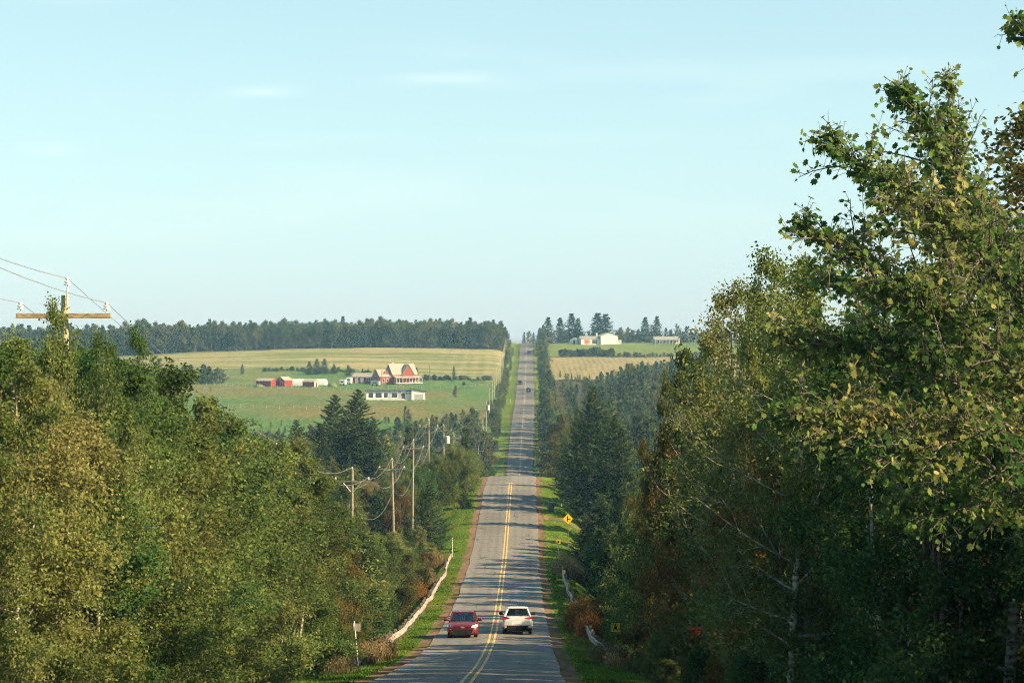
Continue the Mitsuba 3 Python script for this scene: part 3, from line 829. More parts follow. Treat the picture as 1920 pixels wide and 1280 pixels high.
for k in range(58):
    D = 868 + k * 7.2 + rng.uniform(-3, 3)
    X = float(RX(D) - 6.4 - rng.uniform(0, 4.5))
    h = rng.uniform(1.8, 5.0)
    plant('broad_far_b_leaf_far' if rng.random() < .6 else 'broad_far_a_leaf_far', 'roadside_tree', X, D, h, 0.9, label=f'green tree between golden field and far road, {"below the farmhouse level" if D < 960 else "level with the farmhouse" if D < 1040 else "halfway up the field" if D < 1140 else "near the ridge forest"}', cat='tree', grp='trees between the golden field and the far road')

# ---- right side
right_top = contour([(1040, 1000), (1075, 985), (1110, 930), (1150, 900), (1186, 820), (1222, 775), (1245, 740), (1268, 690), (1300, 650), (1345, 620), (1362, 525), (1400, 515), (1440, 455), (1480, 490), (1540, 440), (1620, 420), (1720, 430), (1800, 420), (1920, 330), (2300, 300)])


def right_row(off, d0, d1, step, hmax, wide=1.0, jit=1.0):
    d = d0
    while d < d1:
        D = d + rng.uniform(-0.3, 0.3) * step
        s = off + rng.uniform(-0.6, 1.0) * jit
        X = float(RX(D) + s)
        px = 960 + X * FOCAL / D
        d += step * rng.uniform(0.8, 1.25)
        cr_ = 2.7 * FOCAL / D
        H = float(np.clip(ztop(max(right_top(px - cr_), right_top(px), right_top(px + cr_)) + rng.uniform(0, 30), D) - gz(X, D), 3.0, hmax)) if px < 2000 else rng.uniform(0.8, 1.0) * hmax
        if 126.5 < D < 141.5 and off < 15: H *= 0.71            # trees shortened here so that the sun reaches the two cars
        u = rng.random()
        if D < 140:
            g = 'rowan_fine_leaf_russet' if u < .26 else 'birch_fine_b_leaf_olive' if u < .44 else 'alder_fine_leaf_green' if u < .66 else 'rowan_fine_leaf_green' if u < .82 else 'birch_fine_a_leaf_green'
        else:
            g = 'birch_mid_b_leaf_olive' if u < .28 else 'birch_mid_a_leaf_green' if u < .55 else 'spruce_mid_needle' if u < .85 else 'birch_mid_b_leaf_green'
        nm = 'spruce_tree' if 'spruce' in g else 'alder_tree' if 'alder' in g else 'rowan_tree' if 'rowan' in g else 'birch_tree'
        plant(g, nm, X, D, H, wide * rng.uniform(0.9, 1.2) * min(1.4, (10 / H) ** 0.5), label=f'{size_word(H)} {colour_of(g)} {nm.split("_")[0]} of the shaded thicket, {where(X, D)}', cat='tree', grp='trees of the shaded roadside thicket')


right_row(9.0, 44, 104, 4.6, 13.5)
right_row(8.6, 106, 150, 5.0, 11.0)
right_row(9.0, 152, 236, 5.4, 7.0)
right_row(13.5, 40, 240, 5.4, 13.5, 1.1)
right_row(19.0, 60, 250, 7.0, 14.0, 1.15)
right_row(27.0, 90, 300, 11.0, 14.5, 1.2)
for k in range(44):
    D = 52 + 4.2 * k + rng.uniform(-1.2, 1.2)
    s = 6.6 + rng.uniform(0, 1.4) + (1.5 if 150 < D < 262 else 0)
    X = float(RX(D) + s)
    g = ('bush_fine_leaf_green', 'bush_fine_leaf_green', 'bush_fine_leaf_russet')[int(rng.integers(0, 3))]
    plant(g, 'bush', X, D, rng.uniform(1.2, 2.8), 1.0, label=f'low {colour_of(g)} bush below the shaded thicket, {where(X, D)}', cat='bush', grp='bushes at the foot of the shaded thicket')
# the tall slim birches whose tops stand against the sky, and the pale-stemmed clump
for px, D, py, g, w, lb in ((1384, 66, 512, 'birch_thin_leaf_olive', 0.9, 'slender gold birch, lower of two whose tops stand against the sky'),
                            (1440, 60, 450, 'birch_thin_leaf_olive', 0.9, 'slender gold birch with the highest thin top left of the maple'),
                            (1492, 54, 470, 'birch_thin_leaf_olive', 1.2, 'thin olive-leaved birch between the gold birches and the maple'),
                            (1398, 62, 535, 'birch_fine_a_leaf_olive', .5, 'leafy gold birch at the outer edge of the near trees, against the sky'), (1440, 60, 500, 'birch_fine_b_leaf_olive', .5, 'olive birch under the highest thin top, against the sky'),
                            (1482, 58, 486, 'birch_fine_a_leaf_olive', .5, 'olive birch filling the gap toward the maple, against the sky'), (1530, 54, 460, 'birch_fine_b_leaf_olive', .55, 'olive birch touching the maple from behind'),
                            (1905, 46, 180, 'birch_thin_leaf_russet', 1.3, 'sparse russet birch against the sky at the edge of the view'),
                            (1312, 84, 630, 'birch_fine_a_leaf_russet', 0.62, 'gold birch clump with several pale stems in front of the far meadow'),
                            (1278, 92, 664, 'rowan_fine_leaf_russet', 0.55, 'russet-topped rowan before the golden crop field'),
                            (1232, 102, 812, 'birch_fine_b_leaf_russet', .6, 'rusty birch at the outer foot of the shaded thicket before the far wood'), (1285, 94, 742, 'birch_fine_a_leaf_russet', .6, 'rusty brown birch just below the russet-topped rowan'), (1330, 82, 770, 'rowan_fine_leaf_russet', .7, 'dull red-brown rowan under the pale-stemmed birch clump'),
                            (1358, 76, 600, 'birch_fine_a_leaf_olive', 0.7, 'olive birch rising behind the pale-stemmed clump')):
    plant_px(g, 'rowan_tree' if 'rowan' in g else 'birch_tree', px, D, py, w, label=lb, cat='tree', hmax=20)
# the spruces at the crest
for px, D, py, w, lb in ((1084, 292, 762, 0.86, 'broad dark spruce at the crest, nearest the road of the group'), (1112, 286, 720, 0.92, 'tallest dark spruce of the group at the crest'),
                         (1144, 278, 745, 0.95, 'dark spruce at the outer side of the crest group'), (1064, 312, 800, 0.9, 'dark spruce behind the crest group beside the side road'),
                         (1165, 262, 800, 1.1, 'dark spruce behind the diamond sign, in the crest group'), (1128, 250, 925, 1.3, 'low pale-green spruce right behind the yellow diamond sign'),
                         (1098, 244, 960, 1.2, 'small spruce touching the yellow diamond sign'), (1172, 240, 900, 1.2, 'mid-height spruce over the shaded guardrail bushes'),
                         (1165, 128, 1085, 1.2, 'young spruce growing just behind the black arrow marker')):
    plant_px('spruce_fine_b_needle' if px % 4 < 2 or w > 1.15 else 'spruce_fine_a_needle', 'spruce_tree', px, D, py, w, label=lb, cat='tree', sink=0.3)
# trees outside the frame on the right whose shade falls into the picture
for k in range(24):
    D = 12 + 4.4 * (k % 12); X = RX(D) + (16 if k < 12 else 12.6) + rng.uniform(0, 3) + max(0, (D - 34)) * 0.17
    plant('birch_mid_a_leaf_green', 'alder_tree', X, D, rng.uniform(9.0, 10.6), 1.3, label='tall green alder of the shaded wood, beyond the maple', cat='tree', grp='alders beyond the maple')
# beyond the crest, right of the road
for k in range(168):
    D = 352 + k * 5.7 + rng.uniform(-2, 2)
    if D > 700 and meshkit.noise(np.array([D * 0.045, 3.1, 0.0])) < 0.42: continue
    s = 7.2 + rng.uniform(-0.6, 1.8)
    X = float(RX(D) + s)
    h = rng.uniform(9.0, 14.0) if 560 < D < 730 else rng.uniform(5.5, 12.0) if D < 1180 else rng.uniform(9, 12)
    u = rng.random()
    spot = next(w for q, w in ((420, 'just past the crest'), (600, 'in the dip'), (760, 'at the foot of the rise'), (900, 'facing the low white house'), (1020, 'facing the farmhouse'), (1120, 'below the crop field'), (1210, 'beside the crop field'), (9000, 'near the hilltop')) if D < q)
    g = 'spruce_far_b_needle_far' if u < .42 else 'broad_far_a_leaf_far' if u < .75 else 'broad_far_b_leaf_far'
    nm = 'spruce_tree' if 'spruce' in g else 'broadleaf_tree'
    plant(g, nm, X, D, h, 1.0, label=f'{colour_of(g)} {nm.split("_")[0]} in the row by the far road, {spot}', cat='tree', grp='row of trees along the far road')
for k in range(170):
    D = rng.uniform(430, 1010) if k < 130 else rng.uniform(940, 1030)
    px = rng.uniform(1050, 1330)
    X = PX(px, D)
    if X - RX(D) < 11: continue
    py = float(np.interp(px, [1050, 1090, 1130, 1180, 1260, 1330], [712, 705, 692, 676, 668, 655])) + rng.uniform(0, 14) + (1010 - D) * 0.10 * rng.random()
    u = rng.random()
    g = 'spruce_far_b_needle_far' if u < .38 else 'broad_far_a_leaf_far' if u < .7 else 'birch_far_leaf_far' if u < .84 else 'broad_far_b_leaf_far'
    nm = 'spruce_tree' if 'spruce' in g else 'birch_tree' if 'birch' in g else 'broadleaf_tree'
    plant_px(g, nm, px, D, py, 1.0, label=f'{colour_of(g)} {nm.split("_")[0]} in the wood below the golden crop field', cat='tree', grp='wood below the crop field', hmin=3, hmax=17)
# hedge and bushes between crop and meadow
for k in range(46):
    px = 1052 + k * 6.2 + rng.uniform(-2, 2)
    D = 1198 + rng.uniform(-3, 3)
    big = px < 1150
    plant('bush_far_leaf_far', 'hedge_bush', PX(px, D), D, rng.uniform(3.2, 5.2) if big else rng.uniform(1.6, 2.6), 1.0, label='dark bush in the hedge between crop field and upper meadow', cat='bush', grp='hedge between crop field and meadow')
# trees round the white house and along the far edge of the meadow
for px, D, py, g, w, lb in ((1028, 1300, 594, 'spruce_far_b_needle_far', 1.5, 'dark pointed spruce at the end of the far tree row'), (1051, 1315, 595, 'spruce_far_a_needle_far', 1.88, 'dark cone-shaped spruce left of the white house'),
                            (1072, 1325, 587, 'spruce_far_b_needle_far', 1.65, 'tall open spruce behind the white shed'), (1084, 1322, 596, 'spruce_far_a_needle_far', 1.8, 'narrow dark spruce behind the red garage door'),
                            (1121, 1345, 586, 'spruce_far_b_needle_far', 2.03, 'biggest dark spruce behind the white house'), (1136, 1342, 588, 'spruce_far_b_needle_far', 2.03, 'broad dark spruce over the white gable'),
                            (1210, 1335, 594, 'spruce_far_b_needle_far', 1.5, 'dark spruce left of the grey bungalow'), (1232, 1340, 592, 'spruce_far_b_needle_far', 1.35, 'tall ragged spruce over the grey bungalow'),
                            (1224, 1338, 608, 'birch_far_leaf_far', 1.2, 'pale-stemmed birch before the grey bungalow spruces'), (1272, 1330, 606, 'birch_far_leaf_far', 1.0, 'thin pale birch right of the grey bungalow'),
                            (1345, 1320, 598, 'birch_far_leaf_far', 0.8, 'lone thin tree on the skyline above the small shed'), (1164, 1345, 612, 'broad_far_a_leaf_far', 1.1, 'dull green tree right of the white house'),
                            (1180, 1345, 612, 'broad_far_b_leaf_far', 1.1, 'rounded tree between white house and grey bungalow'), (1195, 1340, 616, 'broad_far_b_leaf_far', 1.1, 'low rounded tree left of the grey bungalow'),
                            (1320, 1330, 618, 'broad_far_a_leaf_far', 1.0, 'dull green tree near the small shed')):
    plant_px(g, 'spruce_tree' if 'spruce' in g else 'birch_tree' if 'birch' in g else 'broadleaf_tree', px, D, py, w, label=lb, cat='tree')
for k in range(30):
    px = 1160 + k * 7.2 + rng.uniform(-3, 3); D = rng.uniform(1345, 1400)
    plant_px('broad_far_b_leaf_far' if k % 3 else 'spruce_far_b_needle_far', 'broadleaf_tree' if k % 3 else 'spruce_tree', px, D, rng.uniform(611, 627), 1.25, label=f'{"rounded" if k % 3 else "dark"} tree on the skyline, {"behind the bungalow" if px > 1215 and px < 1290 else "between white house and bungalow" if px <= 1215 else "beyond the bungalow"}', cat='tree', grp='skyline trees behind the meadow', hmin=3)
for k in range(52):
    D = rng.uniform(1430, 1560)
    px = 985 + k * 9.0 + rng.uniform(-4, 4)
    g = 'spruce_far_a_needle_far' if rng.random() < .6 else 'broad_far_a_leaf_far'
    nm = 'spruce_tree' if 'spruce' in g else 'broadleaf_tree'
    plant_px(g, nm, px, D, 619 + rng.uniform(-3, 9), 1.1, label=f'distant {nm.split("_")[0]} in the blue treeline beyond the hilltop', cat='tree', grp='distant treeline beyond the hilltop', hmin=4)

# ---- forest on the ridge above the golden field
ridge_top = contour([(-50, 610), (0, 612), (80, 610), (200, 612), (270, 600), (330, 606), (400, 600), (450, 602), (520, 600), (600, 596), (660, 600), (720, 594), (800, 598), (860, 602), (920, 597), (950, 602), (975, 618)])
for k in range(190):
    px = -20 + k * 5.25 + rng.uniform(-2.0, 2.0)
    row = k % 2
    D = 1206 + row * 7 + rng.uniform(0, 4)
    X = PX(px, D)
    if X - RX(D) > -11: continue
    u = rng.random()
    pale = 0.65 if 380 < px < 640 else 0.3
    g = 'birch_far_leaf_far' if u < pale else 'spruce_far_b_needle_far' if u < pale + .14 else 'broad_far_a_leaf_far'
    nm = 'spruce_tree' if 'spruce' in g else 'birch_tree' if 'birch' in g else 'broadleaf_tree'
    lb = {'birch_tree': 'pale-stemmed birch', 'spruce_tree': 'dark spruce', 'broadleaf_tree': 'dull broadleaf'}[nm]
    spots = ((290, 'at the left end of the golden field'), (360, 'over the round dark field tree'), (430, 'over the conifer pairs'), (490, 'left of the sheds'), (540, 'over the red barn'), (600, 'over the greenhouse'), (650, 'over the camper'), (710, 'over the garage'), (770, 'over the farmhouse'), (830, 'over the lone lawn pole'), (890, 'over the field corner conifer'), (2000, 'nearest the far road'))
    third = next(w for q, w in spots if px < q)
    plant_px(g, nm, px, D, ridge_top(px) + rng.uniform(1, 16), 1.25, label=f'{lb} on the ridge forest edge, {third}', cat='tree', grp='front edge of the ridge forest')
n = 0
for k in range(240):
    px = -30 + (k * 4.15) % 1000 + rng.uniform(-2, 2)
    D = 1226 + (k % 5) * 9 + rng.uniform(0, 6)
    X = PX(px, D)
    if X - RX(D) > -11: continue
    g = 'spruce_far_b_needle_far' if rng.random() < .45 else 'broad_far_a_leaf_far'
    H = float(np.clip(ztop(ridge_top(px) + rng.choice([-5, 0, 2, 4, 6]) + rng.uniform(-2, 6), D) - gz(X, D), 5, 24))
    n += 1
    sz = H / GROUPS[g]
    key = f'ridge_forest__{n:03d}'
    scene[key] = {'type': 'instance', 'group': {'type': 'ref', 'id': g}, 'to_world': T4().translate([float(X), float(D), float(gz(X, D))]).rotate([0, 0, 1], float(rng.uniform(0, 360))).scale([sz * 1.2, sz * 1.2, sz])}
labels['ridge_forest'] = {'label': 'dark spruce forest massed behind the ridge edge trees', 'category': 'forest', 'kind': 'stuff'}

# trees scattered about the farm
for px, D, py, g, w, lb in ((296, 1070, 672, 'broad_far_b_leaf_far', 1.5, 'round dark tree at the left end of the golden field'), (345, 985, 684, 'spruce_far_b_needle_far', 2.3, 'wind-bent conifer, first of a pair in the pasture corner'),
                            (358, 985, 683, 'spruce_far_b_needle_far', 2.3, 'wind-bent conifer, second of a pair in the pasture corner'), (381, 982, 682, 'spruce_far_b_needle_far', 2.2, 'ragged conifer, first of three by the pasture fence'),
                            (392, 984, 686, 'spruce_far_b_needle_far', 2.2, 'ragged conifer, middle of three by the pasture fence'), (404, 984, 688, 'broad_far_b_leaf_far', 1.7, 'low dark tree beside the three ragged conifers'), (417, 986, 690, 'broad_far_b_leaf_far', 1.6, 'low bushy tree at the end of the conifer group'),
                            (454, 1040, 682, 'broad_far_b_leaf_far', 0.9, 'small lone bush on the edge of the golden field'), (580, 1040, 677, 'spruce_far_b_needle_far', 1.8, 'dark conifer above the white sheds, first of four'),
                            (594, 1042, 672, 'spruce_far_b_needle_far', 1.8, 'dark conifer above the white sheds, second of four'), (608, 1042, 672, 'spruce_far_b_needle_far', 1.8, 'dark conifer above the white sheds, third of four'),
                            (626, 1040, 682, 'spruce_far_b_needle_far', 1.8, 'smaller conifer above the white sheds, last of four'), (653, 1030, 684, 'spruce_far_b_needle_far', 1.8, 'lone conifer left of the red farmhouse'),
                            (680, 1032, 690, 'spruce_far_a_needle_far', 1.4, 'small conifer behind the farmhouse garage'), (690, 1032, 690, 'spruce_far_a_needle_far', 1.4, 'small conifer between garage and gable'), (702, 1032, 691, 'spruce_far_a_needle_far', 1.4, 'small conifer by the farmhouse wing'),
                            (781, 1010, 688, 'spruce_far_a_needle_far', 1.3, 'slim conifer right of the farmhouse roof'), (851, 1000, 686, 'spruce_far_b_needle_far', 0.9, 'lone conifer in the field corner near the road'),
                            (853, 880, 722, 'broad_far_b_leaf_far', 1.0, 'small round tree on the lawn right of the low white house'), (870, 960, 715, 'bush_far_leaf_far', 1.0, 'flat dark bush behind the lawn tree'),
                            (846, 700, 772, 'spruce_far_a_needle_far', 1.4, 'dark spruce at the bottom of the lawn'), (764, 690, 760, 'birch_far_leaf_far', 0.8, 'thin tree below the low white house')):
    plant_px(g, 'conifer_tree' if 'spruce' in g else 'broadleaf_tree' if 'bush' not in g else 'hedge_bush', px, D, py, w, label=lb, cat='tree' if 'bush' not in g else 'bush', hmin=1.5)
for k in range(44):
    px = 496 + k * 4.6 + rng.uniform(-1, 1)
    if 662 < px < 676: continue
    D = 1056 - (max(px - 620, 0)) * 0.25 + rng.uniform(-2, 2)
    plant('bush_far_leaf_far', 'hedge_bush', PX(px, D), D + rng.uniform(-4, 4), rng.uniform(0.7, 2.3), 1.0, label='bush in the hedge along the foot of the golden field', cat='bush', grp='hedge along the golden field')
for k in range(40):
    px = 790 + k * 3.4 + rng.uniform(-1, 1)
    D = 1002 + rng.uniform(-4, 4)
    plant('bush_far_leaf_far', 'hedge_bush', PX(px, D), D + rng.uniform(-9, 9), rng.uniform(0.7, 2.6), 1.0, label='bush in the hedge from the farmhouse to the road', cat='bush', grp='hedge from farmhouse to road')

# ------------------------------------------------------------------ the maple close by on the right
def maple():
    r = np.random.default_rng(77)

    def P(px, py, D):
        return np.array([PX(px, D), D, ztop(py, D)])
    root = np.array([7.4, 29.0, 0.0]); root[2] = float(gz(7.4, 29.0)) - 0.3
    fork = np.array([7.2, 28.9, -2.6])
    wood = MB()
    t = np.linspace(0, 1, 6)
    wood.tube(root + (fork - root) * t[:, None] + np.array([.08, .05, 0]) * np.sin(t * 5)[:, None], 0.17 - 0.05 * t, 9, False)
    limbs = [[(1990, 800, 28.5), (1850, 560, 28), (1700, 390, 27.4), (1600, 290, 27), (1572, 262, 26.8)],
             [(2000, 720, 28.6), (1880, 500, 28), (1780, 320, 27.8), (1725, 222, 27.6), (1700, 188, 27.5)],
             [(1990, 780, 29), (1868, 540, 28.8), (1802, 350, 28.6), (1780, 225, 28.4), (1776, 150, 28.4)],
             [(1990, 860, 28), (1820, 640, 27), (1660, 510, 26.4), (1560, 455, 26), (1515, 425, 26)],
             [(1990, 930, 28), (1820, 740, 26.6), (1650, 650, 25.8), (1520, 640, 25.4), (1455, 620, 25.2)],
             [(1990, 1000, 28), (1820, 850, 26.6), (1650, 790, 25.6), (1530, 790, 25), (1478, 770, 25)],
             [(2000, 860, 28.4), (1900, 600, 28.8), (1790, 470, 29.2), (1720, 380, 29.6), (1680, 330, 29.8)],
             [(2010, 900, 27), (1900, 700, 26), (1780, 590, 25.4), (1690, 560, 25), (1620, 540, 25)],
             [(2030, 980, 27), (1930, 860, 25.6), (1800, 830, 25), (1690, 850, 24.6), (1600, 880, 24.5)],
             [(2050, 1040, 28), (1950, 980, 26.5), (1850, 960, 26), (1750, 970, 25.6), (1680, 960, 25.5)],
             [(2080, 560, 29.4), (2060, 330, 29), (2010, 170, 28.6), (1950, 80, 28.4), (1902, 40, 28.4)],
             [(2040, 760, 29), (1970, 600, 29.2), (1915, 500, 29.4), (1870, 420, 29.6), (1850, 370, 29.6)],
             [(2020, 800, 27.6), (1930, 600, 26.6), (1840, 480, 26.2), (1740, 390, 26), (1650, 330, 26)],
             [(2000, 880, 28.8), (1860, 700, 29.6), (1720, 600, 30), (1600, 540, 30.4), (1530, 500, 30.6)],
             [(2040, 760, 29.8), (1950, 580, 30.6), (1880, 480, 31), (1800, 420, 31.2), (1740, 400, 31.4)]]
    leaves = []
    for li, L in enumerate(limbs):
        ctrl = np.vstack([fork, [P(*q) for q in L]])
        tc = np.linspace(0, 1, len(ctrl))
        tt = np.linspace(0, 1, 22)
        lp = np.stack([PchipInterpolator(tc, ctrl[:, c])(tt) for c in range(3)], -1) + r.normal(0, 0.012, (22, 3)).cumsum(0) * 0.5
        wood.tube(lp, 0.036 * (1 - tt) ** 0.9 + 0.004, 6, False)
        seg = np.linalg.norm(np.diff(lp, axis=0), axis=1).sum()
        nb = int(seg / 0.050)
        for q in range(nb):
            u = 0.20 + 0.80 * (q + r.random()) / nb
            if u > .78 and r.random() < .55: continue
            b = np.array([np.interp(u, tt, lp[:, c]) for c in range(3)])
            d0 = unit(np.array([np.interp(min(u + .05, 1), tt, lp[:, c]) for c in range(3)]) - np.array([np.interp(u - .05, tt, lp[:, c]) for c in range(3)]))
            d = unit(d0 * (0.9 if u < .78 else 1.5) + r.normal(0, 0.55, 3) + np.array([0, 0, 0.18]))
            l = (0.18 + 0.62 * math.sin(PI * min(1, (1.04 - u) * 1.1)) ** 0.8) * r.uniform(0.25, 1.3) * (1 if u < .6 else .72)
            if u > 0.93: l *= 0.55
            t5 = np.linspace(0, 1, 5)
            bp = b + d * l * t5[:, None] + np.array([0, 0, -0.10 * l]) * (t5 ** 2)[:, None] + r.normal(0, 0.01, (5, 3)) * t5[:, None]
            wood.tube(bp, 0.009 * (1 - 0.7 * t5) * (0.6 + l), 4, False)
            nt = int(5 + l * 11)
            for w in range(nt):
                u3 = 0.15 + 0.85 * (w + r.random()) / nt
                c = np.array([np.interp(u3, t5, bp[:, k]) for k in range(3)])
                for sgn in range(2 if r.random() < 0.75 else 1):
                    pd = unit(d * 0.5 + r.normal(0, 0.7, 3))
                    pl = r.uniform(0.04, 0.17)
                    e = c + pd * pl
                    if pl > .07: wood.tube([c, e], [.0035, .0025], 3, False)
                    leaves.append((e, unit(pd * 0.6 + np.array([0, 0, -0.45]) + r.normal(0, 0.25, 3)), u3))
        leaves.append((lp[-1], unit(lp[-1] - lp[-3]), 1.0))
    c = np.array([x[0] for x in leaves]); a = np.array([x[1] for x in leaves])
    n = len(c)
    nr = r.normal(size=(n, 3)) * 0.75 + np.array([0.35, -0.25, 0.75])
    nr = unit(nr - (nr * a).sum(1, keepdims=True) * a)
    b = np.cross(nr, a)
    size = 0.086 * r.uniform(0.4, 1.4, n)
    ang = np.radians([180, 140, 112, 84, 62, 40, 20, 0, -20, -40, -62, -84, -112, -140])
    rad = np.array([.34, .52, .44, .66, .52, .80, .58, .95, .58, .80, .52, .66, .44, .52]) * 0.62
    ox, oy = rad * np.cos(ang), rad * np.sin(ang)
    curl = r.uniform(-0.25, 0.35, n)
    k = len(ang)
    V = np.empty((n, k + 1, 3))
    V[:, 0] = c + a * (size * 0.06)[:, None]
    for q in range(k):
        V[:, q + 1] = c + a * (size * ox[q])[:, None] + b * (size * oy[q])[:, None] + nr * (size * curl * (rad[q] ** 2) * 1.6)[:, None]
    base = np.arange(n)[:, None] * (k + 1)
    F = np.concatenate([np.stack([base[:, 0], base[:, 0] + 1 + q, base[:, 0] + 1 + (q + 1) % k], 1) for q in range(k)])
    rnd = np.stack([np.clip(r.normal(0.5, 0.22, n), 0, 1), r.random(n)], -1)
    turned = r.random(n) < 0.02
    rnd[turned, 0] = 1.3
    key = thing('maple_tree', 'big green maple close by with lobed leaves against the sky', 'tree')
    part(key, 'trunk', wood, 'bark_grey', True)
    part(key, 'crown', (V.reshape(-1, 3), F), 'leaf_maple', False, uv=np.repeat(rnd, k + 1, axis=0))
    return key


maple()

# ------------------------------------------------------------------ rowan with red berries, bare-branched tree
def berry_tree(px, D, py, wide, label):
    X = PX(px, D); z0 = float(gz(X, D)); H = ztop(py, D) - z0
    r = np.random.default_rng(int(px))
    wood, (lv, lf, luv) = broadleaf(int(px), H, 2.9 * wide, 3, 34, 6, 4, 13, 0.085, bare=0.22)
    key = thing('rowan_tree', label, 'tree')
    off = np.array([X, D, z0])
    part(key, 'trunk', (wood[0] + off, wood[1]), 'bark_grey', True)
    part(key, 'crown', (lv + off, lf), 'leaf_russet', False, uv=luv)
    toward = lv[(lv[:, 1] < -0.6) & (lv[:, 2] > H * 0.3) & (lv[:, 2] < H * 0.9)]
    ico = trimesh.creation.icosphere(0, 0.035)
    m = MB()
    for q in range(26):
        c = toward[r.integers(len(toward))] + np.array([0, -0.15, -0.05])
        for e in range(int(r.integers(10, 22))):
            m.add(ico.vertices + c + off + r.normal(0, (0.085, 0.085, 0.05), 3), ico.faces)
    k = part(key, 'berries', m, 'berry_red', False)
    labels[k] = {'label': 'clusters of red berries', 'kind': 'stuff'}


berry_tree(1375, 70, 800, 0.72, 'rowan hung with red berry clusters below the pale-stemmed birch clump')
berry_tree(1450, 62, 742, 0.75, 'red-berried rowan half hidden under the maple leaves')


def bare_tree(px, D, py):
    X = PX(px, D); z0 = float(gz(X, D)); H = ztop(py, D) - z0
    r = np.random.default_rng(3)
    m = MB(); off = np.array([X, D, z0])
    for st in range(4):
        az = st * 1.6 + r.normal(0, .2); t = np.linspace(0, 1, 8)
        L = H * r.uniform(.8, 1.0); sp = off + np.stack([math.cos(az) * 1.9 * t ** 1.6, math.sin(az) * 1.2 * t ** 1.6, L * t], -1) + r.normal(0, .04, (8, 3)).cumsum(0)
        m.tube(sp, 0.06 * (1 - t) + .016, 5, False)
        for q in range(7):
            u = r.uniform(.35, .95); b = np.array([np.interp(u, t, sp[:, c]) for c in range(3)])
            d = unit(np.array([math.cos(az + r.normal(0, 1)), math.sin(az + r.normal(0, 1)), 1.3]))
            l = r.uniform(.7, 1.8); m.tube([b, b + d * l * .5 + r.normal(0, .06, 3), b + d * l], [.03, .022, .012], 4, False)
    key = thing('bare_tree', 'leafless pale-branched tree rising behind the third power pole', 'tree')
    part(key, 'trunk', m, 'bark_grey', True)


bare_tree(742, 300, 806)

# ------------------------------------------------------------------ power line
def insulator(parent, c, s=1.0):
    prof = np.array([[.0, 0], [.012, 0], [.012, .10], [.082, .10], [.086, .125], [.042, .140], [.040, .165], [.074, .175], [.074, .20], [.036, .215], [.034, .245], [.054, .255], [.050, .285], [.02, .30], [0, .30]]) * np.array([1.15 * s, s])
    m = trimesh.creation.revolve(prof, sections=10)
    part(parent, 'insulator', (m.vertices + np.asarray(c), m.faces), 'porcelain', 30)


def line_x(D):
    return float(np.interp(D, [0, 300, 600, 1320], [-11.85, -10.4, -8.2, -1.8]))


